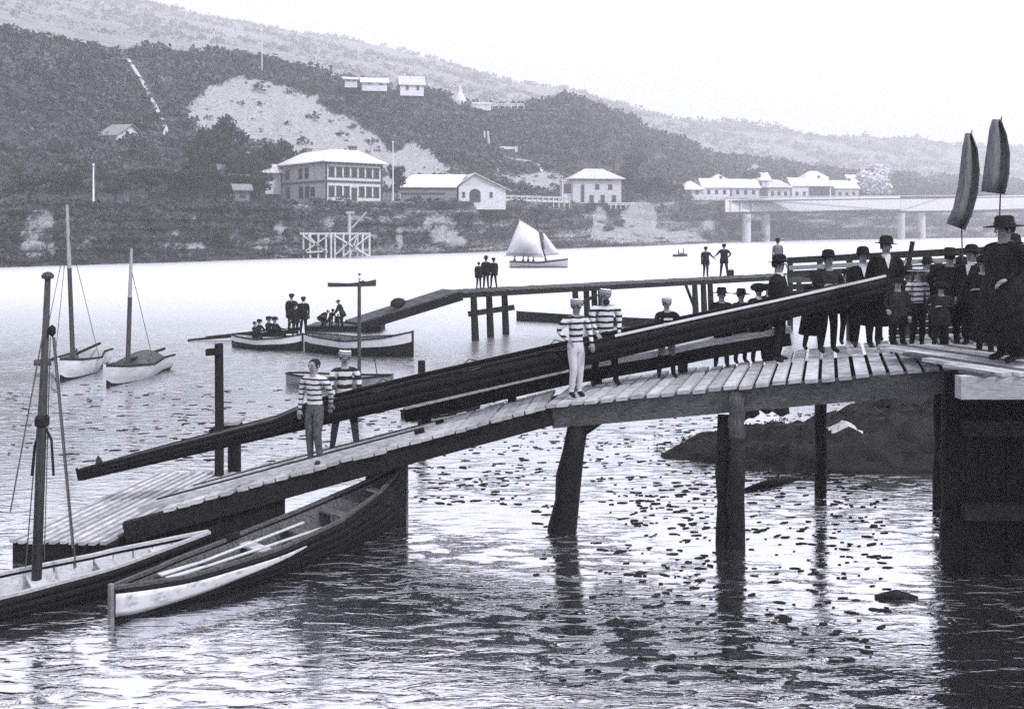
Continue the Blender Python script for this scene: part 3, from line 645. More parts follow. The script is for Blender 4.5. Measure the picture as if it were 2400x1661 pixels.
# ------------------------------------------------------------------ slipway: near edge and surface
NX, NY = .367, .930
EDGE = [Vector((-5.95, 14.32, .63)), Vector((-5.44, 14.47, .74)), Vector((-3.22, 15.2, 1.2)), Vector((.643, 15.71, 2.14)), Vector((6.75, 14.0, 3.06)), Vector((7.6, 13.76, 3.10))]
WE = [p.x * NY - p.y * NX for p in EDGE]
def deckZ(x, y): return float(np.interp(x * NY - y * NX, WE, [p.z for p in EDGE]))
NV = Vector((NX, NY, 0))
def edge_at(w):
    x = float(np.interp(w, WE, [p.x for p in EDGE])); y = float(np.interp(w, WE, [p.y for p in EDGE])); return Vector((x, y, float(np.interp(w, WE, [p.z for p in EDGE]))))
def width_at(w): return 2.0 if w < WE[3] - .02 else (2.75 if w < lerp(WE[3], WE[4], .52) else 3.9)
t = SLIP = thing('slipway', 'long timber slipway of pale cross planks on dark piles sloping down to the river', 'slipway', (EDGE[3].x, EDGE[3].y, 0))
w = WE[1] + .05; k = 0; PLK = {}
while w < WE[5]:
    pw = .13 if w < WE[3] else .185
    gap = .035 if w < WE[3] else .06
    e = edge_at(w); e2 = edge_at(w + pw); wd_ = width_at(w); jit = random.uniform(-.05, .11); k += 1
    key = (round(pw, 3), wd_, k % 5)
    a = (e2 - e).normalized()
    if key not in PLK:
        m_ = MB(); m_.frame(Vector((0, wd_ / 2, -.03)), Vector((1, 0, 0)), Vector((0, 1, 0)), Vector((0, 0, 1)), (e2 - e).length / 2 * 1.0, wd_ / 2 + .05 * (k % 3), .03)
        PLK[key] = m_.mesh('plank', M['plank'])
    o = link('plank', PLK[key], t)
    c = (e + e2) / 2 - NV * jit + Vector((0, 0, random.uniform(-.012, .012)))
    ax = a; az = ax.cross(NV).normalized() * 1; ay = az.cross(ax).normalized()
    Rm = Matrix((ax, NV, ax.cross(NV))).transposed(); Rm.col[2] = ax.cross(NV).normalized()
    o.matrix_parent_inverse = Matrix.Identity(4)
    Mx = Rm.to_4x4(); Mx.translation = c - t.location; o.matrix_basis = Mx
    w += pw + gap
# side beams (near and far), following the edge
def edgepoly(v, i0, i1, dz): return [EDGE[i] + NV * v + Vector((0, 0, dz)) for i in range(i0, i1 + 1)]
def beams(name, v, i0, i1, top, hgt, wid, m):
    P = edgepoly(v, i0, i1, 0)
    for a, b_ in zip(P[:-1], P[1:]):
        mb = MB(); mb.beam(a + Vector((0, 0, top - hgt / 2)), b_ + Vector((0, 0, top - hgt / 2)), wid, hgt); mb.build(name, M[m], t)
beams('side_beam', .06, 0, 3, -.065, .30, .16, 'timber'); beams('side_beam', 1.85, 0, 3, -.065, .30, .16, 'timber')
beams('edge_beam', .10, 3, 4, -.065, .36, .18, 'greytimber'); beams('joist', 1.6, 3, 5, -.065, .3, .18, 'timber'); beams('joist', 2.6, 3, 5, -.065, .3, .18, 'timber'); beams('joist', 3.8, 4, 5, -.065, .3, .18, 'timber')
# runners lying on the lower slipway
for v in (.35, .75, 1.25, 1.6):
    P = [EDGE[0] + NV * v, EDGE[1] + NV * v, EDGE[2] + NV * v, edge_at(WE[2] + 1.3) + NV * v * .9]
    mb = MB()
    for a, b_ in zip(P[:-1], P[1:]): mb.beam(a + Vector((0, 0, .06)), b_ + Vector((0, 0, .06)), .09, .1)
    mb.build('runner', M['plank' if v in (.35, 1.25) else 'timber'], t)
# boarded skirt under the low end
sk = MB(); a = EDGE[0]; b_ = edge_at(WE[2] - .45)
n = 16
for i in range(n):
    p = edge_at(lerp(WE[0] + .2, WE[2] - .4, i / n)); q = edge_at(lerp(WE[0] + .2, WE[2] - .4, (i + .93) / n))
    m_ = MB(); m_.slab([Vector((p.x, p.y, p.z - .36)) + NV * .1, Vector((q.x, q.y, q.z - .36)) + NV * .1, Vector((q.x, q.y, -.5)) + NV * .1, Vector((p.x, p.y, -.5)) + NV * .1], NV, .05)
    m_.build('skirt_board', M['timber'], t)
# piles
def pile(px, v, r0, r1, m, parent, lean=0.0, top=None, topz=-.2, name='pile', Ypos=None, foot=-1.2):
    # find edge point whose pixel is px
    ws = np.linspace(WE[0], WE[-1], 400); best = min(ws, key=lambda q: abs(CX + F * (edge_at(q) + NV * v).x / (edge_at(q) + NV * v).y - px))
    p = edge_at(best) + NV * v; zt = p.z + topz
    mb = MB(); n_ = 7; P = []; R = []
    for i in range(n_ + 1):
        s = i / n_; z = lerp(foot, zt, s); P.append(Vector((p.x - lean * (1 - s) + .02 * math.sin(i * 2.1), p.y + .015 * math.cos(i * 1.7), z))); R.append(lerp(r0, r1, s) * (1 + .05 * math.sin(i * 2.7) + .04 * random.uniform(-1, 1)))
    mb.tube(P, R, 12)
    return mb.build(name, M[m], parent, smooth=True), p
pile(1352, .12, .28, .175, 'wet', t, lean=.42, topz=-.44)
pile(1725, .0, .14, .135, 'wet', t, topz=-1.02); pile(1725, .0, .134, .13, 'lightpile', t, topz=-.12, foot=1.72)
pile(1698, .22, .13, .12, 'wet', t, topz=-.5)
pile(1925, 3.6, .12, .11, 'wet', t, topz=-.42); pile(2215, 3.3, .2, .18, 'timber', t); pile(2228, .5, .16, .15, 'wet', t, topz=-.45); pile(640, 1.8, .12, .11, 'timber', t); pile(870, 1.8, .12, .11, 'wet', t, topz=-.3)
# bearers across the deck under the planks
for px in (1352, 1725, 2235):
    _, _p = None, None
    ws = np.linspace(WE[0], WE[-1], 400); best = min(ws, key=lambda q: abs(CX + F * edge_at(q).x / edge_at(q).y - px)); p = edge_at(best)
    mb = MB(); mb.beam(p + NV * .22 + Vector((0, 0, -.5)), p + NV * (2.6 if px < 1800 else 3.7) + Vector((0, 0, -.5)), .2, .22); mb.build('bearer', M['timber'], t)

# long rail beam resting along the back of the slip (sunlit top put in as a pale strip, dark side)
t = thing('guide_rail', 'long low guide beam with sunlit top painted pale running along the slipway behind the crew', 'rail', W(950, 952, 17.4))
RP = [(948, 955), (1184, 900), (1326, 868), (1545, 830), (1661, 806), (1850, 775)]
RY = lambda px: interp(px, [(948, 17.2), (1326, 17.4), (1850, 17.3)])
for (a, b_) in zip(RP[:-1], RP[1:]):
    p, q = W(*a, RY(a[0])), W(*b_, RY(b_[0]))
    mb = MB(); mb.beam(p + Vector((0, 0, -.14)), q + Vector((0, 0, -.14)), .2, .24); mb.build('beam', M['timber'], t)
    mb = MB(); mb.beam(p + Vector((0, 0, .04)), q + Vector((0, 0, .04)), .3, .11); mb.build('top_plank', M['plank'], t)
for px, py in ((1000, 944), (1200, 897), (1400, 857), (1600, 818), (1800, 784)):
    p = W(px, py, RY(px)); z = deckZ(p.x, p.y); mb = MB(); mb.box((p.x, p.y, (z + p.z - .2) / 2), (.16, .16, max(.1, p.z - .22 - z))); mb.build('block', M['timber'], t)

# landing float (lengthwise planks)
fl = [Vector((-7.62, 14.2, .36)), Vector((-6.05, 14.1, .36)), Vector((-5.15, 17.95, .44)), Vector((-6.75, 17.75, .44))]
t = thing('landing_float', 'flat floating stage of lengthwise pale planks at the foot of the slipway', 'float', (-6.6, 15.5, 0))
for i in range(10):
    a, b_ = (i + .05) / 10, (i + .62) / 10; e0 = random.uniform(-.02, .03); e1 = random.uniform(-.02, .02)
    P = [fl[0].lerp(fl[1], a), fl[0].lerp(fl[1], b_), fl[3].lerp(fl[2], b_), fl[3].lerp(fl[2], a)]
    dv = (P[3] - P[0]).normalized(); P[0] -= dv * e0; P[1] -= dv * e0; P[2] += dv * e1; P[3] += dv * e1
    mb = MB(); mb.slab(P, (0, 0, -1), .05); mb.build('plank', M['plank'], t)
mb = MB(); ins = [p + Vector((0, 0, -.06)) for p in fl]; cc = sum(ins, Vector()) / 4; mb.slab([cc + (p - cc) * .97 for p in ins], (0, 0, -1), .42); mb.build('hull', M['timber'], t)

# ------------------------------------------------------------------ quay at the right
t = thing('quay', 'corner of the boathouse quay with pale fascia beam and dark boarded wall', 'quay', (6.6, 12.6, 0)); QZ = 3.12
mb = MB(); mb.box((9.24, 12.5, QZ - .16), (6.6, .18, .30)); mb.build('fascia_beam', M['fascia'], t)
for i in range(26):
    x = 6.0 + i * .235; mb = MB(); d_ = Vector((-.45, 1, 0)).normalized()
    p = Vector((x + .3, 12.40, QZ + .02)); q = Vector((x - 1.1, 15.4, QZ + .02))
    if q.x < 7.6: q = p + (q - p) * max(.12, min(1, (p.x - 6.2) / 1.2))
    mb.beam(p, q, .19, .05); mb.build('plank', M['plank'] if i % 3 else M['greytimber'], t)
for i in range(24):
    mb = MB(); mb.box((6.48 + i * .3, 13.75 + .012 * (i % 3), 1.1), (.285, .06, 3.7)); mb.build('wall_board', M['black'], t)
for z in (1.0, 2.2): mb = MB(); mb.box((9.6, 13.5, z), (6.2, .14, .22)); mb.build('waling', M['timber'], t)
mb = MB(); mb.beam((7.2, 13.3, .3), (9.2, 13.3, 2.6), .12, .2); mb.build('brace', M['timber'], t)
for x in (8.0, 9.9): mb = MB(); mb.tube([(x, 12.6, -1), (x, 12.6, QZ - .3)], [.15, .14], 10); mb.build('pile', M['wet'], t)

# mud bank under the deck
def bank(name, label, cx, cy, rx, ry, hgt, rot=0.0, seed=0):
    P = []; n = 150; r_ = 40; c, s = math.cos(rot), math.sin(rot)
    for i in range(r_ + 1):
        q = i / r_; row = []
        for j in range(n):
            a = 2 * math.pi * j / n; k_ = q * (1 + .18 * noise.noise(Vector((math.cos(a) * 2, math.sin(a) * 2, seed))))
            x, y = rx * k_ * math.cos(a), ry * k_ * math.sin(a)
            z = hgt * (1 - q ** 2.2) * (1 + .35 * noise.noise(Vector((x * .9, y * .9, seed)))) + .10 * noise.noise(Vector((x * 9, y * 9, 2))) + .22 * noise.noise(Vector((x * 4, y * 4, 1))) - (.4 if i == r_ else 0)
            row.append(Vector((cx + x * c - y * s, cy + x * s + y * c, z)))
        row.append(row[0]); P.append(row)
    mb = MB(); mb.grid(P); return tag(mb.build(name, M['mud'], smooth=True), label, kind='structure')
bank('mud_bank', 'dark muddy bank under the slipway deck', 11.6, 21.4, 8.4, 2.1, 1.0, .05, 3)
bank('mud_bank', 'dark shore rising behind the deck at right', 17, 25, 8, 5, 1.9, .1, 9)
wp = []; ws_ = []
while len(wp) < 700:
    a, q = rnd.random() * 6.28, rnd.random() ** .5 * 1.02; x, y = 11.6 + 8.4 * q * math.cos(a), 21.4 + 2.1 * q * math.sin(a)
    wp.append((x, y, max(0, 1.0 * (1 - q ** 2.2)))); ws_.append(rnd.uniform(.03, .11))
tag(link('bank_weed', clumps('bank_weed', wp, ws_, M['mud'], 16)), 'dark weed and rubble strewn on the mud bank', kind='stuff')
for i, (px, py) in enumerate([(1762, 954), (1797, 944), (1832, 950), (1738, 962)]):
    p = G(px, py + 16, .5); mb = MB(); mb.lathe(p, [(.05, -.1), (.2, .0), (.17, .17), (.06, .26)], 8, 1.0, .8); tag(mb.build('rock', M['mud'], smooth=True), ['round dark stone left on the mud bank', 'smaller dark stone in the middle of the mud bank', 'larger dark stone beside the thin pile', 'low stone nearest the pale pile'][i], 'rock', 'stones on the mud bank')
mb = MB(); q0 = W(1980, 1010, 19.0); q0.z = .62
q0 = W(1980, 1012, 19.2)
P = [[q0 + Vector(((i / 8 - .5) * .62 + .03 * random.uniform(-1, 1), (j / 6 - .5) * .5, .26 * max(0, 1 - 2 * abs(i / 8 - .45)) * (1 - abs(j / 6 - .4)) + .05 * random.random())) for i in range(9)] for j in range(7)]
mb.grid(P); tag(mb.build('crumpled_cloth', M['white'], solid=.012), 'crumpled white cloth lying on the mud bank', 'cloth')
for (a, b_, r, lb) in [((1745, 1150), (1872, 1122), .09, 'dark waterlogged log floating beside the pale pile'), ((2052, 1400), (2150, 1402), .07, 'dark short log floating at the lower right')]:
    p, q = G(*a), G(*b_); mb = MB(); mb.tube([p, p.lerp(q, .5) + Vector((0, 0, .05)), q], [r * .6, r, r * .5], 8); tag(mb.build('log', M['wet'], smooth=True), lb, 'log')

mb = MB(); nf = 0  # flat dark pieces standing in for dark ripple dashes
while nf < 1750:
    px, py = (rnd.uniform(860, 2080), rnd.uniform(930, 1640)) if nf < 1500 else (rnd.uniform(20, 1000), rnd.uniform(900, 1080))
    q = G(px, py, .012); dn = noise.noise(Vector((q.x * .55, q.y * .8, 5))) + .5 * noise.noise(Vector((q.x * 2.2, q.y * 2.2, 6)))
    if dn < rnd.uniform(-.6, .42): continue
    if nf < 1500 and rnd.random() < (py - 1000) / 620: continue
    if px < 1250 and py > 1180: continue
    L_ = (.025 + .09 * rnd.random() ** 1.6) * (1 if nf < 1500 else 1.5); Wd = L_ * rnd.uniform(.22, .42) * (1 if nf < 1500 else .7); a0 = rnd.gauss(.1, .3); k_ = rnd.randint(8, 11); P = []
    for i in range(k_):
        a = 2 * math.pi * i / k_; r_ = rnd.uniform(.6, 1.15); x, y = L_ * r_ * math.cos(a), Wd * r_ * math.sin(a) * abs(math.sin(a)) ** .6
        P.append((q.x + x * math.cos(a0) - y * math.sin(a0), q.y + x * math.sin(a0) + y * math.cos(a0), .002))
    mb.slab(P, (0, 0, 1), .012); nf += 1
tag(mb.build('ripple_flecks', M['wet']), 'dark flecks added for ripple shading on the water round the piles', kind='stuff')

# ------------------------------------------------------------------ posts in the water left of the slip
def wpost(px, top, base, r, label, m='timber', Y=None, extra=None):
    p = G(px, base, 0) if Y is None else W(px, base, Y); z = W(px, top, p.y).z
    t = thing('mooring_post', label, 'post', (p.x, p.y, 0)); mb = MB(); mb.tube([(p.x, p.y, -1), (p.x + .01, p.y, z * .5), (p.x, p.y, z)], [r * 1.1, r, r * .95], 10); mb.build('shaft', M[m], t)
    if extra: extra(t, p, z)
    return t
def ex1(t, p, z):
    mb = MB(); mb.beam((p.x - .22, p.y - .02, z - .16), (p.x + .05, p.y - .02, z - .14), .16, .12); mb.build('cleat', M['timber'], t)
wpost(513, 805, 1112, .082, 'tall square-topped mooring post rising behind the carried boat', Y=17.6, extra=ex1)
wpost(988, 845, 1002, .10, 'short mooring post standing in the water behind the carried boat')
t = thing('low_stage', 'small plank stage on two short posts behind the tall mooring post', 'stage', W(540, 1100, 17.9))
for px in (541, 554): p = W(px, 1110, 17.9); mb = MB(); mb.tube([(p.x, p.y, -1), (p.x, p.y, W(px, 1000, 17.9).z)], .06 if px == 541 else .09, 8); mb.build('post', M['timber'], t)
mb = MB(); mb.beam(W(500, 1008, 17.9), W(560, 1000, 17.9), .5, .12); mb.build('lower_beam', M['timber'], t)
mb = MB(); mb.beam(W(515, 990, 17.9), W(566, 985, 17.9), .5, .06); mb.build('top_plank', M['plank'], t)

# ------------------------------------------------------------------ upper jetty
JZ = 2.2
def J(px, py, z=JZ): return G(px, py, z)
t = JET = thing('jetty', 'long narrow plank jetty on timber legs crossing the river behind the crew', 'jetty', J(1087, 682))
ja, jb = J(1085, 684), J(1900, 642); jd = (jb - ja); JL = jd.length; jd.normalize(); jn = Vector((-jd.y, jd.x, 0))
pm = MB(); pm.box((0, 0, -.03), (.26, 1.7, .06)); pmesh = pm.mesh('plank', M['greytimber'])
n = int(JL / .36); ang = math.atan2(jd.y, jd.x)
for i in range(n):
    c = ja + jd * (i + .5) * .36 + Vector((0, 0, random.uniform(-.01, .015))) + jn * random.uniform(-.03, .03) + jn * .85
    link('plank', pmesh, t, c - t.location, (0, 0, ang + random.uniform(-.01, .01)))
for v in (.12, 1.5):
    mb = MB(); mb.beam(ja + jn * v + Vector((0, 0, -.17)), jb + jn * v + Vector((0, 0, -.17)), .14, .22); mb.build('stringer', M['timber'], t)
def legs(pxs, tops, t):
    for k, px in enumerate(pxs):
        s = (px - CX) / F; # intersect vertical ray with jetty line shifted
        off = .15 + (k % 3) * .55
        A = ja + jn * off; u = (s * A.y - A.x) / (jd.x - s * jd.y); p = A + jd * u
        mb = MB(); mb.tube([Vector((p.x + .12, p.y, -1)), Vector((p.x, p.y, JZ - .26))], [.19, .15], 10); mb.build('leg', M['timber'], t)
    return p
legs([1110, 1146, 1182], 0, t); legs([1348, 1374, 1392, 1408], 0, t); legs([1628, 1648, 1664], 0, t); legs([1850, 1872], 0, t)
p, q = W(1097, 736, 42.0), W(1206, 720, 42.0); mb = MB(); mb.beam(p, q, .12, .24); mb.build('cross_brace', M['timber'], t)
p, q = W(1605, 662, 52.5), W(1634, 738, 52.5); mb = MB(); mb.tube([p, q], .09, 6); mb.build('raking_strut', M['timber'], t)
p, q = W(1355, 715, 45), W(1400, 690, 45); mb = MB(); mb.tube([p, q], .09, 6); mb.build('raking_strut', M['timber'], t)
# ramp down to left
ra, rb_ = ja + jn * .1, W(842, 759, 45.0)
for i in range(24):
    a = (i + .08) / 24; b_ = (i + .92) / 24; p, q = ra.lerp(rb_, a), ra.lerp(rb_, b_)
    m_ = MB(); m_.slab([p, q, q + jn * 1.5, p + jn * 1.5], (0, 0, 1), .06); m_.build('ramp_plank', M['greytimber'], t)
for v in (.0, 1.5):
    mb = MB(); mb.beam(ra + jn * v + Vector((0, 0, -.2)), rb_ + jn * v + Vector((0, 0, -.2)), .14, .36); mb.build('ramp_stringer', M['timber'], t)
# low float the ramp lands on
t = thing('pontoon', 'low narrow pontoon in mid river where the jetty ramp lands', 'pontoon', (rb_.x, rb_.y, 0))
pa, pb = Vector((rb_.x + 1.0, rb_.y + .2, .34)), G(690, 776, .32); pb.y += 2.5; pc = pb
for i in range(18):
    a, b_ = (i + .05) / 18, (i + .93) / 18; p, q = pa.lerp(pc, a), pa.lerp(pc, b_); m_ = MB(); m_.slab([p, q, q + Vector((.1, 1.7, 0)), p + Vector((.1, 1.7, 0))], (0, 0, -1), .06); m_.build('plank', M['greytimber'], t)
mb = MB(); mb.slab([pa + Vector((0, .1, -.07)), pc + Vector((0, .1, -.07)), pc + Vector((0, 1.6, -.07)), pa + Vector((0, 1.6, -.07))], (0, 0, -1), .4); mb.build('hull', M['timber'], t)
t = thing('boom_log', 'long thin floating boom trailing left from the pontoon', 'boom', G(690, 776, .1))
mb = MB(); mb.tube([G(700, 776, .3), G(580, 784, .2), G(440, 797, .05)], [.1, .08, .05], 7); mb.build('spar', M['timber'], t)
mb = MB(); mb.tube([G(705, 770, .5), G(590, 779, .35), G(482, 790, .2)], [.08, .06, .04], 7); mb.build('spar', M['timber'], t)

# wharf fence behind the spectators
t = thing('wharf_rail', 'dark timber wharf side with one pale board behind the spectators', 'wharf', W(1850, 660, 40)); YW = lambda px: interp(px, [(1840, 46), (2420, 30)])
def WW(px, py): return W(px, py, YW(px))
for (y0, y1, hgt, m, nm) in ((618, 590, 15, 'timber', 'top_rail'), (633, 606, 10, 'plank', 'pale_board'), (647, 622, 12, 'timber', 'board'), (663, 642, 12, 'greytimber', 'board'), (679, 662, 13, 'timber', 'board'), (695, 682, 14, 'timber', 'board')):
    mb = MB(); a, b_ = WW(1846, y0), WW(2420, y1); mb.slab([a, b_, b_ + Vector((0, 0, hgt * .016)), a + Vector((0, 0, hgt * .02))], (0, 1, 0), .12); mb.build(nm, M[m], t)
for k in range(7):
    y0 = 712 + k * 16; mb = MB(); a, b_ = WW(2085, y0 - 6), WW(2420, y0 - 14); mb.slab([a, b_, b_ + Vector((0, 0, .20)), a + Vector((0, 0, .25))], (0, 1, 0), .12); mb.build('board', M['timber' if k % 3 else 'greytimber'], t)
for px in range(1855, 2420, 70):
    p = WW(px, 600); mb = MB(); mb.box((p.x, p.y + .22, p.z / 2 - .6), (.22, .2, p.z + 1)); mb.build('post', M['timber'], t)
p, q = W(2131, 610, 30), W(2139, 566, 30); mb = MB(); mb.tube([p + (p - q) * .6, q], .075, 7); tag(mb.build('leaning_stick', M['timber']), 'short leaning stake rising behind the spectators', 'stake')

# ------------------------------------------------------------------ boats
class Frame:
    def __init__(s, o, x, roll=0.0):
        s.o = Vector(o); s.x = Vector(x).normalized(); s.y = Vector((0, 0, 1)).cross(s.x).normalized(); s.z = s.x.cross(s.y).normalized()
        if roll:
            R = Matrix.Rotation(roll, 3, s.x); s.y = R @ s.y; s.z = R @ s.z
    def __call__(s, a, b, c): return s.o + s.x * a + s.y * b + s.z * c
def fr2(p, q, roll=0.0): return Frame(p, Vector(q) - Vector(p), roll), (Vector(q) - Vector(p)).length
class Hull:
    """u 0..1 along the length L, v 0..1 keel to gunwale"""
    def __init__(s, fr, L, b, sheer, keel, p=.75, q=1.3): s.f, s.L, s.b, s.s, s.k, s.p, s.q = fr, L, b, sheer, keel, p, q
    def pt(s, u, v, sg, out=0.0):
        b = interp(u, s.b); zs = interp(u, s.s); zk = interp(u, s.k)
        y = b * math.sin(math.pi / 2 * v) ** s.p; z = zk + (zs - zk) * (1 - math.cos(math.pi / 2 * v)) ** (1 / s.q)
        return s.f(u * s.L, sg * (y + out), z)
    def strip(s, v0, v1, sg, n=18, nv=3, o0=0.0, o1=0.0, u0=0.0, u1=1.0):
        return [[s.pt(lerp(u0, u1, i / n), lerp(v0, v1, j / nv), sg, lerp(o0, o1, j / nv)) for i in range(n + 1)] for j in range(nv + 1)]
    def shell(s, name, m, parent, v0=0.0, v1=1.0, n=22, nv=8, th=.03):
        for sg in (-1, 1):
            pass
        mb = MB(); mb.grid(s.strip(v0, v1, -1, n, nv)); mb.grid(s.strip(v0, v1, 1, n, nv)); return mb.build(name, m, parent, smooth=True, solid=0)
    def strakes(s, k, m, parent, n=18, top=None, u0=0.0, u1=1.0):
        for sg in (-1, 1):
            for i in range(k):
                mb = MB(); mb.grid(s.strip(i / k, (i + 1.08) / k if i < k - 1 else 1, sg, n, 2, .012, .0, u0, u1))
                mb.build('strake', (top if (top is not None and i == k - 1) else m), parent, smooth=True, solid=.014 * sg)
    def gunwale(s, m, parent, w=.05, h=.04, u0=0, u1=1, name='gunwale', n=18):
        for sg in (-1, 1):
            mb = MB(); P = [s.pt(lerp(u0, u1, i / n), 1, sg, .005) + s.f.z * .015 for i in range(n + 1)]
            for a, b in zip(P[:-1], P[1:]): mb.beam(a, b + (b - a) * .01, w, h, s.f.z)
            mb.build(name, m, parent)
    def stem(s, m, parent, r=.03, ends=(0, 1)):
        for u in ends:
            mb = MB(); e = s.f.x * (.03 if u else -.03); mb.beam(s.f(u * s.L, 0, interp(u, s.k)) + e, s.f(u * s.L, 0, interp(u, s.s) + .06) + e, r, r * 1.5, s.f.y); mb.build('stem', m, parent)
    def thwart(s, u, m, parent, dz=.12, w=.2, th=.035):
        b = interp(u, s.b) * .93; z = interp(u, s.s) - dz; mb = MB(); mb.frame(s.f(u * s.L, 0, z), s.f.x, s.f.y, s.f.z, w / 2, b, th / 2); mb.build('thwart', m, parent)
    def ribs(s, us, m, parent, wid=.03):
        for u in us:
            for sg in (-1, 1):
                mb = MB(); P = [s.pt(u, v, sg, -.03) for v in (.15, .35, .55, .75, .95)]
                for a, b in zip(P[:-1], P[1:]): mb.beam(a, b, wid, .02, s.f.x)
                mb.build('rib', m, parent)
    def deck(s, u0, u1, m, parent, n=6, name='deck'):
        mb = MB(); P = [[s.pt(lerp(u0, u1, i / n), 1, sg, -.01) + s.f.z * (.02 if abs(sg) > .5 else .05) if sg else s.f(lerp(u0, u1, i / n) * s.L, 0, interp(lerp(u0, u1, i / n), s.s) + .03) for i in range(n + 1)] for sg in (-1, 0, 1)]
        mb.grid(P); mb.build(name, m, parent, solid=.02)
    def floor(s, u0, u1, m, parent, n=5):
        for k in range(n):
            mb = MB(); P = []
            for u in (u0, (u0 + u1) / 2, u1):
                b = interp(u, s.b) * .55; y = lerp(-b, b, (k + .5) / n); P.append((s.f(u * s.L, y, interp(u, s.k) + .1), b))
            for (a, _), (c, _2) in zip(P[:-1], P[1:]): mb.beam(a, c, 2 * P[1][1] / n * .85, .02, s.f.z)
            mb.build('floor_board', m, parent)

# carried racing gig
YB = lambda x: 16.1 + .08 * (x + 3.4)
def gigp(px, py):
    Y = 16.3
    for _ in range(6): Y = YB((px - CX) * Y / F)
    return W(px, py, Y)
t = GIG = thing('racing_gig', 'very long dark narrow rowing boat carried by the striped crew down the slipway', 'rowing boat', gigp(735, 985))
fr, L = fr2(gigp(190, 1124), gigp(2090, 690))
H_ = Hull(fr, L, [(0, .02), (.05, .09), (.26, .22), (.4, .30), (.6, .31), (.85, .22), (.96, .12), (1, .03)],
          [(0, .15), (.1, .21), (.245, .27), (.27, .39), (.4, .41), (.6, .40), (.75, .38), (.9, .35), (1, .33)], [(0, .0), (.2, .0), (.5, -.0), (.75, .0), (1, .0)], p=.55, q=1.1)
H_.strakes(3, M['hulldark'], t, n=26); mb = MB(); P = [H_.pt(lerp(.645, .995, i / 14), 1, -1, .01) + fr.z * .03 for i in range(15)]
for a, b_ in zip(P[:-1], P[1:]): mb.beam(a, b_ + (b_ - a) * .01, .05, .035, fr.z)
mb.build('rubbing_strip', M['hullwhite'], t); H_.gunwale(M['hulldark'], t, .05, .04, .64, 1.0, n=14); H_.gunwale(M['hulldark'], t, .05, .04, .0, .637, n=22); H_.stem(M['hulldark'], t)
H_.deck(0, .262, M['darkcanvas'], t, 8, 'canvas_deck'); H_.deck(.9, 1, M['darkcanvas'], t, 4, 'canvas_deck')
for u in (.32, .42, .52, .62, .72, .82): H_.thwart(u, M['boatwood'], t, .14, .18)
mb = MB(); mb.slab([fr(.28, -.01, .2), fr(.42, -.01, .2), fr(.36, -.01, .34), fr(.32, -.01, .30)], fr.y, .02); mb.build('rudder_yoke', M['iron'], t)
for u in (.36, .47, .58, .70):   # outriggers
    for sg in (-1, 1):
        mb = MB(); a = H_.pt(u - .012, 1, sg); b_ = H_.pt(u + .012, 1, sg); c = (a + b_) / 2 + fr.y * sg * .35 + fr.z * .04
        mb.tube([a, c], .011, 5); mb.tube([b_, c], .011, 5); mb.build('outrigger', M['iron'], t)

# big open boat in the foreground
t = thing('open_boat', 'long open clinker boat with dark sides and white stern band in the foreground', 'rowing boat', (-3.5, 14.1, 0))
A_ = Vector((-5.16, 12.15, 0)); B_ = Vector((-1.85, 16.15, 0)); fr, L = fr2(A_, B_)
H1 = Hull(fr, L, [(0, .03), (.06, .14), (.2, .36), (.45, .50), (.65, .47), (.85, .27), (.95, .10), (1, .02)], [(0, .42), (.15, .38), (.4, .42), (.65, .55), (.85, .76), (1, 1.02)],
          [(0, -.02), (.05, -.1), (.5, -.12), (.9, -.1), (1, .0)], p=.6, q=1.15)
H1.strakes(7, M['hulldark'], t, n=26)
for sg in (-1, 1):
    mb = MB(); mb.grid([[H1.pt(.52 * i / 14, lerp(lerp(.36, .84, (i / 14) ** .8), lerp(.9, .87, i / 14), j / 4), sg, .034) for i in range(15)] for j in range(5)]); mb.build('white_band', M['wornwhite'], t, smooth=True, solid=.004 * sg)
H1.gunwale(M['boatwood'], t, .055, .045, n=26); H1.stem(M['hullgrey'], t, .05)
for u in (.14, .3, .44, .58, .72, .88): H1.thwart(u, M['palewood' if u in (.88, .44) else 'boatwood'], t, .13, .2 if u < .8 else .12)
H1.ribs([.1 + .05 * i for i in range(17)], M['greytimber'], t); H1.floor(.18, .8, M['boatwood'], t, 5)
mb = MB(); P = [[H1.pt(u, v, sg, -.035) for u in np.linspace(.04, .96, 20)] for sg, v in ((-1, .96), (-1, .7), (-1, .4), (-1, .1), (1, .1), (1, .4), (1, .7), (1, .96))]; mb.grid(P); mb.build('inner_lining', M['boatwood'], t, smooth=True)
mb = MB(); a = H1.pt(.38, 1, 1); mb.beam(a + Vector((0, 0, .05)), a + fr.x * .22 + Vector((0, 0, .05)), .07, .08); mb.build('rowlock_block', M['timber'], t)
for sg in (-1, 1):
    mb = MB(); a = fr(.25 * L, sg * .1, .36); b_ = fr(.62 * L, sg * .22, .44); mb.tube([a, b_], [.022, .022], 6); mb.slab([a - fr.x * .6 + fr.y * .06, a + fr.y * .03, a - fr.y * .03, a - fr.x * .6 - fr.y * .06], (0, 0, 1), .015); mb_o = mb.build('oar', M['palewood']); tag(mb_o, 'oar lying inside the foreground open boat, ' + ('nearer side' if sg < 0 else 'farther side'), 'oar', 'oars in the open boat')
mb = MB(); a = H1.pt(1, 1, 1); mb.tube([a, a + Vector((-.05, .3, -.1)), Vector((a.x - .25, a.y + .5, .95))], .012, 5); tag(mb.build('mooring_rope', M['rope']), 'rope from the open boat bow to the slipway beam', 'rope')

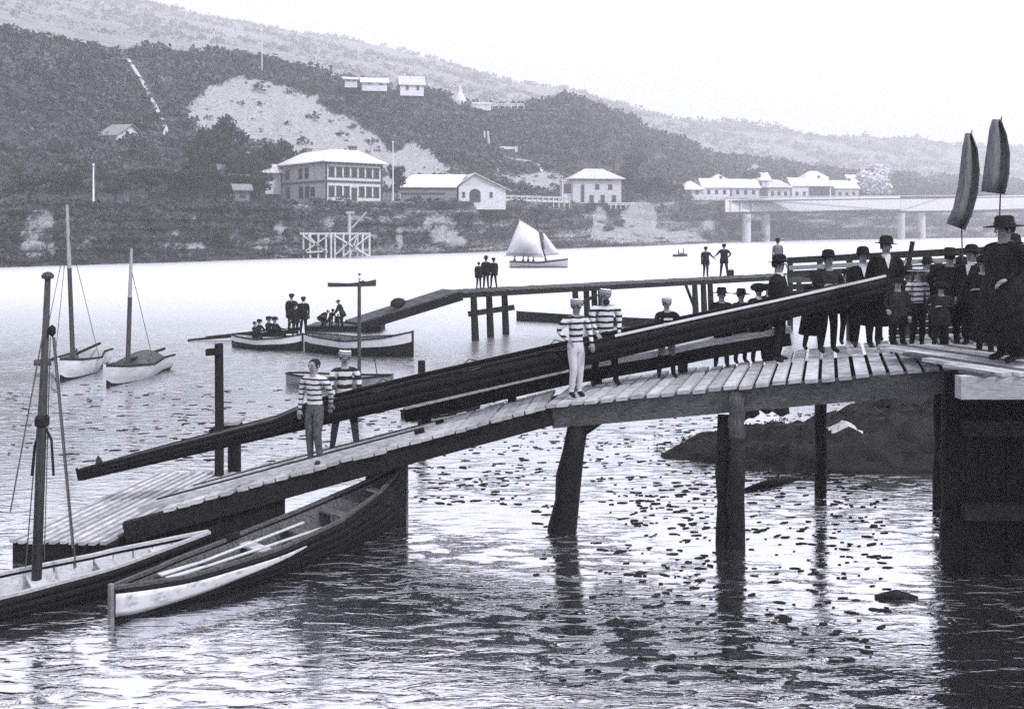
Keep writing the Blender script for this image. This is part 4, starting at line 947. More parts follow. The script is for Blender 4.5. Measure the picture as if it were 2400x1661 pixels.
# yacht at the lower left, dark hull with mast
t = YA = thing('sailing_yacht', 'dark low sailing boat with bare mast at the lower left edge', 'sailing boat', (-6.6, 12.4, 0))
A_ = Vector((-8.75, 11.1, 0)); B_ = Vector((-4.55, 14.1, 0)); fr, L = fr2(A_, B_)
H2 = Hull(fr, L, [(0, .2), (.2, .42), (.5, .46), (.75, .34), (.92, .13), (1, .02)], [(0, .34), (.4, .30), (.7, .36), (1, .50)], [(0, .0), (.1, -.2), (.9, -.15), (1, .05)], p=.6, q=1.15)
H2.strakes(6, M['hulldark'], t, n=20); H2.gunwale(M['palewood'], t, .06, .04, n=20); H2.stem(M['hulldark'], t, .05)
mb = MB(); P = [[H2.pt(u, v, sg, -.04) for u in np.linspace(.02, .97, 18)] for sg, v in ((-1, .95), (-1, .6), (-1, .25), (1, .25), (1, .6), (1, .95))]; mb.grid(P); mb.build('inner_lining', M['palewood'], t, smooth=True)
H2.deck(0.0, .45, M['boatwood'], t, 6); H2.ribs([.5 + .05 * i for i in range(9)], M['boatwood'], t)
for u in (.55, .72, .86): H2.thwart(u, M['palewood'], t, .08, .2)
mb = MB(); mb.box(fr(.27 * L, -.1, .55), (.5, .3, .12), math.atan2(fr.x.y, fr.x.x)); mb.build('hatch', M['greytimber'], t)
mf = fr(.40 * L, 0, .45); mf = W(85, 1325, 12.85); mtop = W(112, 652, 13.0)
mb = MB(); mb.tube([mf + Vector((0, 0, -.3)), mf.lerp(mtop, .5), mf.lerp(mtop, .62), mtop], [.066, .06, .052, .038], 12); mb.build('mast', M['mast'], t, smooth=True)
mb = MB(); mb.lathe(mtop, [(.02, -.02), (.075, .0), (.085, .04), (.05, .08), (.01, .09)], 10); mb.build('truck', M['mast'], t)
mb = MB(); q = mf.lerp(mtop, .5); mb.lathe(q, [(.075, -.07), (.095, -.05), (.095, .05), (.07, .08)], 10); mb.tube([q, q + Vector((-.1, 0, -.35)), q + Vector((-.14, 0, -.75))], .018, 5); mb.tube([q, q + Vector((.13, 0, -.25)), q + Vector((.16, 0, -.75))], .018, 5); mb.build('mast_fitting', M['timber'], t)
for (a, b_, r) in [((104, 765), (24, 1200), .010), ((122, 770), (170, 1285), .011), ((128, 790), (178, 1330), .010), ((118, 790), (104, 1310), .007), ((104, 800), (60, 1330), .008)]:
    mb = MB(); mb.tube([W(*a, 12.98), W(*b_, 12.9 if b_[1] > 1250 else 12.2)], r, 5); mb.build('shroud', M['rope'], t)
mb = MB(); mb.lathe(W(122, 775, 12.95), [(.01, -.08), (.05, -.04), (.05, .04), (.01, .08)], 8); mb.build('block', M['timber'], t)

# generic open boats on the river
def rowboat(name, label, p, q, beam, free, m, bandm=None, sheer=.25, inner='boatwood', thw=(.3, .5, .7), cat='rowing boat', group=None, keel=-.12, blunt=0.03, foot=None):
    fr, L = fr2(p, q); t = thing(name, label, cat, fr(L / 2, 0, 0), 0, group)
    Hh = Hull(fr, L, [(0, beam * blunt * 4), (.12, beam * .6), (.5, beam), (.8, beam * .62), (.95, beam * .2), (1, .02)], [(0, free + sheer * .35), (.45, free), (.8, free + sheer * .45), (1, free + sheer)], [(0, keel * .5), (.5, keel), (.93, keel), (1, 0)], p=.6, q=1.15)
    v0 = 0
    if foot:
        v0 = .5; mb = MB(); mb.grid(Hh.strip(0, v0, -1, 18, 4)); mb.grid(Hh.strip(0, v0, 1, 18, 4)); mb.build('bottom', M[foot], t, smooth=True)  # dark lower half: shading under the hull put into the colour
    mb = MB(); mb.grid(Hh.strip(v0, .72 if bandm else 1, -1, 18, 6)); mb.grid(Hh.strip(v0, .72 if bandm else 1, 1, 18, 6)); mb.build('hull', M[m], t, smooth=True)
    if bandm: mb = MB(); mb.grid(Hh.strip(.72, 1, -1, 18, 2)); mb.grid(Hh.strip(.72, 1, 1, 18, 2)); mb.build('sheer_strake', M[bandm], t, smooth=True)
    mb = MB(); P = [[Hh.pt(u, v, sg, -.03) for u in np.linspace(.03, .97, 14)] for sg, v in ((-1, .97), (-1, .6), (-1, .2), (1, .2), (1, .6), (1, .97))]; mb.grid(P); mb.build('inner_lining', M[inner], t, smooth=True)
    if blunt > .1:
        mb = MB(); P = [Hh.pt(0, v, -1) for v in (1, .7, .4, .1)] + [Hh.pt(0, v, 1) for v in (.1, .4, .7, 1)]; mb.slab(P, fr.x, .04); mb.build('transom', M[m], t)
    Hh.gunwale(M['timber'], t, .05, .05, n=14); Hh.stem(M[m], t, .05, (1,))
    for u in thw: Hh.thwart(u, M['boatwood'], t, .1, .2)
    return t, Hh
rowboat('rowing_boat', 'short white-striped rowing boat with four seated people by the pontoon', G(545, 812), G(708, 822), .6, .42, 'hulldark', 'hullwhite', .25, 'palewood', (.3, .5))
rowboat('rowing_boat', 'longer dark rowing boat with white stem moored right of the seated party', G(716, 822), G(966, 836), .8, .55, 'hulldark', 'hullwhite', .42, 'boatwood', (.25, .45, .65))
rowboat('rowing_shell', 'long thin dark racing shell lying behind the two striped rowers', G(1750, 775), G(1213, 752), .34, .34, 'hulldark', None, .15, 'boatwood', (.3, .5, .7))
tD, HD = rowboat('dinghy', 'small pale dinghy with thin mast behind the first two crewmen', G(672, 900), G(918, 912), .5, .30, 'hullgrey', None, .14, 'palewood', (.35, .6))
p = HD.f(HD.L * .68, 0, 0); p = W(842, 905, p.y); mb = MB(); mb.tube([Vector((p.x, p.y, .0)), W(842, 664, p.y)], [.06, .055], 8); mb.build('mast', M['mast'], tD)
mb = MB(); mb.tube([W(884, 878, p.y), W(877, 838, p.y)], .015, 5); mb.build('stick', M['timber'], tD)
rowboat('punt', 'low black punt lying in the water beside the short mooring post', G(940, 978), G(1120, 962), .32, .14, 'hulldark', None, .04, 'hulldark', (.5,))
# moored yachts at the left
def moored(label, pxc, Y, beam, free, mpx, mtop_y, stays, yaw, cover):
    c = W(pxc, HY, Y); c.z = 0
    d = Vector((math.sin(yaw), -math.cos(yaw), 0)); L = 3.7
    t, Hh = rowboat('moored_yacht', label, c - d * L * .55, c + d * L * .45, beam, free, 'yachtwhite', None, .22, 'boatwood', (.4,), 'sailing boat', 'moored yachts at the left', -.25, .2, 'hulldark')
    Hh.deck(.62, 1.0, M['darkcanvas'], t, 6)
    b_ = Hh.f(Hh.L * .62, 0, .5); mt = W(mpx, mtop_y, b_.y); mb = MB(); lo = Vector((b_.x, b_.y, .1)); mid = lo.lerp(mt, .62)
    mb.tube([lo, mid], [.085, .075], 8); mb.build('mast', M['mast'], t); mb = MB(); mb.tube([mid, mt], [.074, .045], 8); mb.build('topmast', M['mastpale'], t)
    for s_ in stays: mb = MB(); mb.tube([lo.lerp(mt, .85), W(*s_, b_.y - .3)], .012, 4); mb.build('stay', M['rope'], t)
    if cover:
        mb = MB(); P = []
        for i in range(9):
            u = .08 + .5 * i / 8; P.append([Hh.f(u * Hh.L, yy * interp(u, Hh.b) * .95, free + .06 + .34 * (1 - yy * yy) * math.sin(math.pi * i / 8) ** .5) for yy in np.linspace(-1, 1, 7)])
        mb.grid(P); mb.build('tarpaulin', M['darkcanvas'], t, smooth=True)
    mb = MB(); a = Hh.f(Hh.L * .6, .1, free + .22); mb.tube([a, Hh.f(Hh.L * .02, .2, free + .3)], .05, 7); mb.build('boom', M['timber'], t)
    return t
moored('white yacht with tallest bare mast, left of the two moored together', 178, 32.5, .80, .5, 157, 480, [(130, 832), (232, 835), (95, 850)], .12, False)
moored('smaller white yacht with dark tarpaulin, right of the two moored together', 308, 31.5, .70, .44, 308, 582, [(362, 858)], -.1, True)
mb = MB(); mb.tube([W(82, 850, 33), W(160, 846, 33)], .12, 8); tag(mb.build('furled_sail', M['darkcanvas']), 'dark furled sail on a boom beside the left moored yacht', 'sail')

# sailing boat mid river
YS = 116.0; t = thing('sailing_boat', 'white sailing boat under full sail in mid river before the cliff', 'sailing boat', G(1262, 627))
fr, L = fr2(G(1194, 627), G(1331, 627)); Hs = Hull(fr, L, [(0, .3), (.3, .9), (.6, .9), (.9, .3), (1, .03)], [(0, .75), (.5, .62), (1, 1.05)], [(0, -.1), (.5, -.25), (1, 0)])
mb = MB(); mb.grid(Hs.strip(0, 1, -1, 16, 6)); mb.grid(Hs.strip(0, 1, 1, 16, 6)); mb.build('hull', M['hullwhite'], t, smooth=True); Hs.gunwale(M['timber'], t, .14, .14); Hs.deck(.5, 1, M['hullwhite'], t)
mb = MB(); mb.beam(fr(.05, -.9, .06), fr(L * .98, -.5, .06), .1, .16); mb.build('boot_stripe', M['timber'], t)
def sail(name, pts, bul, m='canvas'):
    a, b_, c, d_ = [Vector(p) for p in pts]; P = []
    for i in range(9):
        u = i / 8; P.append([a.lerp(b_, v).lerp(d_.lerp(c, v), u) + Vector((0, -bul * math.sin(math.pi * u) * math.sin(math.pi * v), 0)) for v in np.linspace(0, 1, 9)])
    mb = MB(); mb.grid(P); mb.build(name, M[m], t, smooth=True, solid=.03)
sail('mainsail', [W(1185, 598, YS), W(1218, 517, YS), W(1262, 543, YS), W(1272, 600, YS)], 1.0)
sail('jib', [W(1279, 600, YS), W(1273, 545, YS), W(1276, 549, YS), W(1313, 596, YS)], .5)
mb = MB(); mb.tube([W(1280, 612, YS + .1), W(1255, 515, YS + .1)], [.13, .1], 7); mb.build('mast', M['mast'], t); mb = MB(); mb.tube([W(1216, 514, YS), W(1264, 545, YS)], .07, 6); mb.build('gaff', M['mastpale'], t)
mb = MB(); mb.tube([W(1183, 599, YS), W(1278, 602, YS)], .07, 6); mb.build('boom', M['mastpale'], t)
rowboat('rowing_skiff', 'slender rowing skiff far out left of mid river', G(768, 672), G(880, 670), .42, .2, 'hulldark', None, .3, 'boatwood', (.5,))
rowboat('rowing_skiff', 'tiny dark rowing boat with two people near the far bank', G(1577, 602), G(1610, 601), .5, .35, 'hulldark', None, .1, 'boatwood', (.5,))

# ------------------------------------------------------------------ people
def hand_mesh():
    mb = MB(); mb.frame(Vector((0, 0, -.045)), Vector((1, 0, 0)), Vector((0, 1, 0)), Vector((0, 0, 1)), .038, .014, .045)
    for k, (x, l) in enumerate(((-.03, .06), (-.01, .075), (.01, .07), (.029, .055))):
        mb.tube([(x, 0, -.085), (x, -.012, -.085 - l * .55), (x * .95, -.035, -.085 - l)], [.010, .009, .006], 5)
    mb.tube([(.035, 0, -.03), (.06, -.012, -.055), (.062, -.03, -.085)], [.012, .010, .007], 5)
    return mb.mesh('hand', M['skin'], smooth=True)
HAND = hand_mesh()
def face_mesh():
    mb = MB(); mb.mi = 0
    mb.tube([(0, -.105, .028), (0, -.128, -.012), (0, -.108, -.026)], [.008, .015, .010], 6)
    for s in (-1, 1): mb.lathe((s * .086, .0, 0), [(.004, -.03), (.016, -.01), (.018, .012), (.005, .03)], 6, .6, 1)
    mb.tube([(-.05, -.096, .036), (0, -.106, .040), (.05, -.096, .036)], .010, 5)
    mb.mi = 1
    for s in (-1, 1):
        mb.lathe((s * .034, -.099, .018), [(.002, -.006), (.008, -.002), (.008, .003), (.002, .006)], 6, 1, .6)
        mb.tube([(s * .018, -.107, .045), (s * .05, -.099, .044)], .003, 4)
    mb.tube([(-.02, -.101, -.052), (.02, -.101, -.052)], .004, 5)
    return mb.mesh('face', [M['skin'], M['hair']], smooth=True)
FACE = face_mesh()
def hat_mesh(kind):
    mb = MB()
    if kind == 'bowler': prof = [(.165, .004), (.172, .012), (.11, .0), (.102, .02), (.1, .075), (.085, .115), (.045, .135), (.01, .138)]; m = M['felt']
    elif kind == 'brim': prof = [(.21, -.012), (.212, -.004), (.11, .01), (.1, .03), (.095, .1), (.07, .12), (.02, .115)]; m = M['felt']
    elif kind == 'straw': prof = [(.20, .0), (.20, .012), (.105, .012), (.1, .09), (.01, .092)]; m = M['straw']
    elif kind == 'round': prof = [(.15, -.03), (.185, .02), (.16, .075), (.11, .11), (.02, .125)]; m = M['felt']
    elif kind == 'cap': prof = [(.103, -.02), (.108, .01), (.112, .05), (.09, .075), (.02, .08)]; m = M['felt']
    elif kind == 'capw': prof = [(.100, -.03), (.106, .03), (.104, .07), (.07, .09), (.01, .092)]; m = M['capstripe']
    n = 16; mb.lathe((0, 0, 0), prof, n, 1, 1.12)
    if kind in ('cap', 'capw'): mb.slab([(-.07, -.10, -.012), (-.05, -.155, -.022), (0, -.172, -.026), (.05, -.155, -.022), (.07, -.10, -.012)], (0, 0, 1), .012)
    if kind in ('bowler', 'brim', 'straw'):
        mb.mi = 1; mb.lathe((0, 0, 0), [(.107, .012), (.108, .04)], n, 1, 1.12)
        return mb.mesh('hat', [m, M['suit'] if kind == 'straw' else M['leather']], smooth=True)
    return mb.mesh('hat', m, smooth=True)
HATS = {k: hat_mesh(k) for k in ('bowler', 'brim', 'straw', 'round', 'cap', 'capw')}
def hair_mesh():
    mb = MB(); mb.lathe((0, .012, 0), [(.088, -.05), (.104, .0), (.103, .05), (.075, .095), (.02, .112)], 12, .92, 1.05); return mb.mesh('hair', M['hair'], smooth=True)
HAIR = hair_mesh()
def beard_mesh():
    mb = MB(); mb.lathe((0, -.07, -.085), [(.02, -.05), (.05, -.025), (.055, .02), (.035, .045)], 10, 1.2, .75); return mb.mesh('beard', M['hair'], smooth=True)
BEARD = beard_mesh()
CACHE = {}
def body(h, pose):
    """returns mesh-ready geometry of one continuous skinned body plus head and wrist transforms; faces -Y"""
    key = (round(h, 2), str(sorted(pose.items())))
    if key in CACHE: return CACHE[key]
    P = lambda x, y, z: Vector((x, y, z)) * h
    ln = pose.get('lean', 0.0); sit = pose.get('sit', False); wide = pose.get('wide', .06); st = pose.get('stride', 0.0); fat = pose.get('fat', 1.0) * 1.1
    pz = .53 if not sit else .14
    pel = P(0, 0, pz)
    def up(x, y, z):   # upper body point (z measured from pelvis .53) leaning forward by ln radians
        d = z - .53; return pel + Vector((x, -math.sin(ln) * d + y * math.cos(ln), math.cos(ln) * d + y * math.sin(ln))) * h
    V = [pel, up(0, 0, .60), up(0, 0, .71), up(0, .0, .795), up(0, -.006, .845), up(0, -.012, .885), up(0, -.012, .935), up(0, -.008, .968)]
    R = [(.078 * fat, .062 * fat), (.074 * fat, .055 * fat), (.088 * fat, .062 * fat), (.05, .042), (.031, .031), (.042, .048), (.046, .054), (.033, .04)]
    E = [(i, i + 1) for i in range(7)]; reg = ['top', 'top', 'top', 'top', 'skin', 'skin', 'skin', 'skin']
    wr = []
    for s, key_ in ((-1, 'armR'), (1, 'armL')):
        a = pose.get(key_, 'down'); sh = up(s * .105 * fat, 0, .785); n0 = len(V)
        arms = {'down': ((s * .135, -.005, .64), (s * .14, -.03, .50)), 'bent': ((s * .145, .01, .65), (s * .12, -.10, .58)), 'carry': ((s * .14, -.04, .65), (s * .11, -.13, .545)),
                'back': ((s * .14, .06, .66), (s * .10, .12, .54)), 'fold': ((s * .15, -.02, .665), (-s * .02, -.095, .68)), 'hip': ((s * .20, .02, .67), (s * .10, -.02, .58)),
                'out': ((s * .19, -.03, .68), (s * .26, -.08, .62)), 'low': ((s * .13, -.11, .68), (s * .10, -.22, .60)), 'row': ((s * .12, -.1, .68), (s * .09, -.24, .68)), 'up': ((s * .15, -.04, .70), (s * .14, -.10, .80))}
        e, w_ = arms[a]; e = up(*e); w_ = up(*w_)
        V += [sh, e, w_]; R += [(.041 * fat, .041 * fat), (.029, .029), (.019, .019)]; E += [(3, n0), (n0, n0 + 1), (n0 + 1, n0 + 2)]; reg += ['top', 'top', 'top']
        wr.append((w_, (w_ - e).normalized(), s))
    for s in (-1, 1):
        n0 = len(V); k = st * s
        hip = pel + P(s * .048, 0, -.035)
        if sit: kn, an, to = P(s * .07, -.24, .20), P(s * .07, -.28, .02), P(s * .07, -.36, .0)
        else: kn, an, to = P(s * wide * .9, -.02 - k * .5 + (-.06 if ln > .5 else 0), .285), P(s * wide * 1.15, .02 - k, .045), P(s * wide * 1.35, -.075 - k, .022)
        V += [hip, kn, an, to]; R += [(.056 * fat, .056 * fat), (.040, .042), (.028, .03), (.024, .02)]; E += [(0, n0), (n0, n0 + 1), (n0 + 1, n0 + 2), (n0 + 2, n0 + 3)]; reg += ['leg', 'leg', 'shin', 'shoe']
    me = bpy.data.meshes.new('b'); me.from_pydata(V, E, []); o = bpy.data.objects.new('b', me); COL.objects.link(o)
    mo = o.modifiers.new('k', 'SKIN'); mo.use_smooth_shade = True
    sv = me.skin_vertices[0].data
    for i, r in enumerate(R): sv[i].radius = (r[0] * h, r[1] * h); sv[i].use_root = (i == 0)
    mo.branch_smoothing = .3
    su = o.modifiers.new('s', 'SUBSURF'); su.levels = 1; su.render_levels = 1
    bpy.context.view_layer.update(); dg = bpy.context.evaluated_depsgraph_get(); ev = o.evaluated_get(dg)
    nm = bpy.data.meshes.new_from_object(ev, depsgraph=dg); bpy.data.objects.remove(o)
    segs = [(V[a], V[b], reg[b]) for a, b in E]
    ri = []
    order = {'top': 0, 'leg': 1, 'skin': 2, 'shoe': 3, 'shin': 4}
    for p in nm.polygons:
        c = p.center; bd = 1e9; br = 0
        for a, b, r in segs:
            ab = b - a; tt = max(0, min(1, (c - a).dot(ab) / ab.length_squared)); d = (c - a - ab * tt).length
            if d < bd: bd = d; br = order[r]
        if br == 0 and c.z < (pz - .0) * h: br = 1
        ri.append(br)
    nm.polygons.foreach_set('use_smooth', [True] * len(nm.polygons))
    CACHE[key] = (nm, ri, V, wr); return CACHE[key]
def person(px, Y, z, h, label, pose=None, face=0, top='suit', bot='suit', hat='bowler', beard=False, jacket=True, shin=None, group=None, collar=False, shoe='leather', sash=False):
    pose = pose or {}
    nm, ri, V, wr = body(h, pose); me = nm.copy(); me.name = 'body'
    me.materials.clear()
    for k in (top, bot, 'skin', shoe, shin or bot): me.materials.append(M[k])
    me.polygons.foreach_set('material_index', ri)
    x = (px - CX) * Y / F
    t = thing('person', label, 'person', (x, Y, z), math.radians(face), group)
    link('body', me, t)
    s = h / 1.75; ln = pose.get('lean', 0.0)
    hc = (V[5] + V[6]) / 2
    tilt = min(ln, .9) * .6
    link('face', FACE, t, hc, (tilt, 0, 0), (s, s, s))
    link('hair', HAIR, t, hc + Vector((0, .012, .012)) * h, (tilt, 0, 0), (s * .93, s * .93, s * .9))
    if hat: link('hat', HATS[hat], t, hc + Vector((0, 0, .034)) * h, (tilt + random.uniform(-.06, .06), random.uniform(-.06, .06), 0), (s * 1.05, s * 1.05, s * 1.05))
    if beard: link('beard', BEARD, t, hc, (0, 0, 0), (s, s, s))
    for (w_, d, sg) in wr:
        q = d.to_track_quat('-Z', 'Y'); o = link('hand', HAND, t, w_, q.to_euler(), (s * sg, s, s))
    fat = pose.get('fat', 1.0) * 1.1
    if jacket and not pose.get('sit'):
        mb = MB(); pel = V[0]
        def ring(r1, r2, zz, n=14):
            d = zz - .53; c = pel + Vector((0, -math.sin(ln) * d, math.cos(ln) * d)) * h
            return [c + Vector((r1 * math.cos(a), r2 * math.sin(a) * math.cos(ln), r2 * math.sin(a) * math.sin(ln))) * h * fat for a in np.linspace(0, 2 * math.pi, n + 1)]
        mb.grid([ring(.120 + (.405 - pose.get('coat', .405)) * .15, .096 + (.405 - pose.get('coat', .405)) * .12, pose.get('coat', .405)), ring(.112, .086, .53), ring(.094, .070, .61), ring(.104, .074, .70), ring(.102, .066, .765), ring(.05, .046, .812)])
        mb.build('jacket', M[top], t, smooth=True, local=True, solid=.01)
    if collar:
        c = V[4]; mb = MB(); mb.lathe(c + Vector((0, 0, -.03 * h)), [(.045 * h, .0), (.04 * h, .035 * h)], 12); mb.slab([c + Vector(q) * h for q in ((-.028, -.062, -.02), (.028, -.062, -.02), (.0, -.085, -.13))], (0, -1, 0), .006); mb.build('shirt_collar', M['white'], t, local=True)
    if sash:
        mb = MB(); c = V[2]; mb.slab([c + Vector(q) * h for q in ((-.055, -.082, .012), (.055, -.082, .012), (.055, -.082, .038), (-.055, -.082, .038))], (0, -1, 0), .01); mb.slab([c + Vector(q) * h for q in ((-.055, -.084, -.05), (.055, -.084, -.05), (.055, -.084, -.02), (-.055, -.084, -.02))], (0, -1, 0), .01); mb.build('chest_bands', M['white'], t, local=True)
    return t
def on_deck(px, Y, head, label, **k):
    x = (px - CX) * Y / F; z = deckZ(x, Y); h = (W(px, head, Y).z - z)
    hh = h / (1.045 if k.get('hat', 'bowler') else .99); return person(px, Y, z, hh, label, **k)
# crew
on_deck(737, 15.55, 838, 'rower in pale striped jersey and long dark trousers, foremost near the boat bow', pose={'armR': 'down', 'armL': 'back', 'wide': .045}, face=-20, top='jersey2', bot='trouser', hat=None, jacket=False)
on_deck(808, 16.62, 808, 'rower in broad striped jersey with cap and dark breeches, behind the boat near its bow', pose={'armR': 'carry', 'armL': 'carry', 'wide': .10, 'stride': .04}, face=15, top='jersey3', bot='suit', hat='capw', jacket=False, shin='trouser')
on_deck(1350, 15.98, 688, 'rower in striped jersey and white trousers standing at the slipway edge', pose={'armR': 'hip', 'armL': 'carry', 'wide': .04}, face=25, top='jersey', bot='white', hat='capw', jacket=False)
on_deck(1418, 16.95, 665, 'bearded rower in striped jersey behind the boat amidships', pose={'armR': 'carry', 'armL': 'carry', 'wide': .10, 'fat': 1.2, 'stride': .03}, face=10, top='jersey', bot='suit', hat='capw', jacket=False, beard=True)
on_deck(1562, 16.95, 688, 'boy in striped cap and dark jacket with two white chest bands', pose={'armR': 'carry', 'armL': 'hip', 'wide': .08}, face=5, top='suit', bot='greycloth', hat='capw', jacket=False, sash=True, shin='suit')
# spectators
GR = 'spectators on the slipway deck'
on_deck(1691, 17.35, 667, 'boy in wide-brimmed dark hat, leftmost spectator behind the boat', top='suit', hat='brim', group=GR, face=-10, pose={'armL': 'bent'})
on_deck(1736, 17.5, 670, 'small boy under a drooping brim between two bigger children', top='suit2', hat='brim', group=GR, face=15)
on_deck(1778, 17.3, 658, 'child in round hat with white collar and pale face', top='suit', hat='round', collar=True, group=GR, face=0)
on_deck(1824, 17.0, 590, 'man in bowler with white collar seen half from behind, beside the children', top='suit', hat='bowler', collar=True, group=GR, face=60, pose={'fat': 1.15, 'armR': 'bent'})
on_deck(1940, 17.3, 579, 'man in bowler with hands folded, standing alone between gaps', top='suit2', hat='bowler', group=GR, face=10, pose={'armL': 'fold', 'armR': 'fold', 'wide': .06})
on_deck(2022, 17.4, 572, 'man in bowler and white shirt front, just left of the tallest man', top='suit', hat='bowler', collar=True, group=GR, face=-12)
on_deck(2076, 17.25, 546, 'tallest man in bowler with white bow collar near the top of the slip', top='suit', hat='bowler', collar=True, group=GR, face=-8, pose={'fat': 1.1})
on_deck(2104, 15.9, 641, 'boy in flat cap standing in front of the boat end', top='suit2', hat='cap', group=GR, face=-20, pose={'armR': 'bent'})
on_deck(2150, 16.3, 616, 'boy in pale straw hat and striped jersey at the deck end', top='jersey2', bot='suit', hat='straw', group=GR, face=10, jacket=False)
on_deck(2226, 16.0, 573, 'man in wide soft hat at the quay corner, back half turned', top='suit', hat='brim', group=GR, face=150, pose={'fat': 1.2, 'armL': 'hip', 'coat': .25})
on_deck(2279, 15.6, 567, 'man in bowler facing left beside the quay corner', top='suit', hat='bowler', collar=True, group=GR, face=-55, pose={'fat': 1.15})
person(2358, 13.3, QZ + .05, 2.05, 'big man in broad-brimmed hat at the right edge of the quay', top='suit', hat='brim', group=GR, face=-80, pose={'coat': .14, 'fat': 1.5, 'armL': 'bent'})
on_deck(2190, 17.2, 612, 'dark-suited youth between the straw hat boy and the man in soft hat', top='suit', hat='cap', group=GR, face=30)
on_deck(2320, 16.2, 606, 'bareheaded man close behind the big man at the right edge', top='suit', hat=None, group=GR, face=-30, pose={'fat': 1.2, 'coat': .2})
on_deck(1985, 18.2, 620, 'short youth partly hidden between two men in bowlers', top='suit', hat='cap', group=GR)
for px, Y, hd, lb, kw in [(2252, 16.8, 596, 'man in bowler seen between the soft hat and the man facing left', dict(hat='bowler', face=20)), (2296, 16.9, 590, 'man in cap behind the man in bowler facing left', dict(hat='cap', face=-30)),
        (2308, 14.6, 590, 'man in bowler beside the big man in broad-brimmed hat', dict(hat='bowler', face=-40)), (2378, 13.9, 540, 'dark figure cut by the right edge of the picture', dict(hat='bowler', face=-70)),
        (2330, 15.2, 600, 'youth in cap in front of the bareheaded man at the edge', dict(hat='cap', face=-60)), (2204, 15.4, 655, 'short boy in round hat in front of the soft-hatted man', dict(hat='round', face=-10)),
        (2172, 18.0, 596, 'man in bowler behind the straw hat boy', dict(hat='bowler', face=10)), (2052, 18.3, 610, 'youth in cap looking over the shoulder of the tallest man', dict(hat='cap', face=-5)),
        (1905, 18.1, 628, 'boy in brimmed hat left of the man with folded hands', dict(hat='brim', face=12)), (1800, 18.0, 655, 'boy in cap half hidden by the bowler man beside the children', dict(hat='cap', face=0)),
        (2128, 17.6, 622, 'youth in soft brim between the cap boy and the straw hat boy', dict(hat='brim', face=-15))]:
    kw.setdefault('pose', {'coat': random.choice([.4, .3, .2]), 'fat': random.uniform(1.05, 1.3), 'lean': random.choice([0, .04, .08]), 'stride': random.choice([0, .03, -.04]), 'wide': random.uniform(.05, .08), 'armR': random.choice(['down', 'bent', 'hip']), 'armL': random.choice(['down', 'bent', 'fold'])})
    on_deck(px, Y, hd, lb, top=random.choice(['suit', 'suit2']), group=GR, **kw)
# on the jetty
def on_j(px, feet, head, label, z=JZ, dY=0.0, **k):
    p = G(px, feet, z); Y = p.y + dY; h = W(px, head, p.y).z - z; return person(px, Y, z, h / (1.045 if k.get('hat', 'bowler') else .99), label, **k)
GJ = 'people on the far jetty'
on_j(1122, 677, 613, 'bareheaded boy, shortest of three at the jetty end', hat=None, group=GJ, face=170, jacket=True); on_j(1139, 676, 597, 'boy in hat in the middle of three at the jetty end', hat='bowler', group=GJ, face=185); on_j(1157, 675, 600, 'boy in cap, rightmost of three at the jetty end', hat='cap', group=GJ, face=200, pose={'wide': .07, 'stride': .05})
on_j(1654, 650, 574, 'man in flat cap walking on the jetty, left of two', hat='cap', group=GJ, face=160, pose={'stride': .06, 'armR': 'out'}); on_j(1697, 649, 567, 'man with arms out on the jetty, right of two', hat='cap', group=GJ, face=170, pose={'armL': 'out', 'armR': 'hip', 'wide': .09})
on_j(1823, 642, 556, 'figure in hat far along the jetty above the bowler-hatted man', hat='bowler', group=GJ, face=180, top='greycloth')
p = G(1713, 647, JZ); mb = MB(); mb.box(p + Vector((0, .1, .18)), (.35, .25, .34)); mb.tube([p + Vector((-.1, .1, .34)), p + Vector((0, .1, .46)), p + Vector((.1, .1, .34))], .02, 5); tag(mb.build('bag', M['timber']), 'dark bag standing on the jetty beside the two men', 'bag')
p = ra.lerp(rb_, .52) + jn * .7; mb = MB(); mb.lathe(p + Vector((0, 0, .02)), [(.2, 0), (.36, .1), (.34, .28), (.2, .42), (.05, .46)], 10, 1.1, .8); tag(mb.build('sack', M['timber'], smooth=True), 'dark full sack lying on the jetty ramp', 'sack')
# pontoon people
GP = 'people on the pontoon'
def on_p(px, Y, feet_z, head, label, **k):
    h = W(px, head, Y).z - feet_z; k.setdefault('group', GP); return person(px, Y, feet_z, h / (1.045 if k.get('hat', 'bowler') else .99), label, **k)
on_p(683, 41.6, .3, 683, 'tall youth standing with back turned, left of the pontoon pair', hat='cap', face=170, pose={'armR': 'hip'}); on_p(711, 41.4, .3, 690, 'man in light collar standing, right of the pontoon pair', hat='cap', face=185, collar=True); on_p(692, 40.8, .3, 706, 'smaller boy standing in front of the pontoon pair', hat='cap', face=20)
on_p(752, 43.2, .3, 716, 'youth bending forward at the left of the stooping group', hat=None, face=80, pose={'lean': .9, 'armR': 'low', 'armL': 'low'}); on_p(775, 43.3, .3, 718, 'stooping figure in the middle of the pontoon group', hat='cap', face=40, pose={'lean': .5, 'armR': 'low', 'armL': 'low'})
on_p(802, 43.6, .3, 699, 'boy leaning at the right of the stooping group', hat=None, face=-70, pose={'lean': .35, 'armR': 'low', 'armL': 'low'}, top='suit2'); on_p(790, 43.0, .3, 728, 'crouched figure beneath the leaning boy', hat=None, face=20, pose={'lean': .8, 'armR': 'low', 'armL': 'low'}); on_p(762, 43.0, .3, 726, 'figure crouching behind the moored boat', hat='cap', face=-20, pose={'lean': .7, 'armR': 'low', 'armL': 'low'})
GB = 'people seated in the short rowing boat'
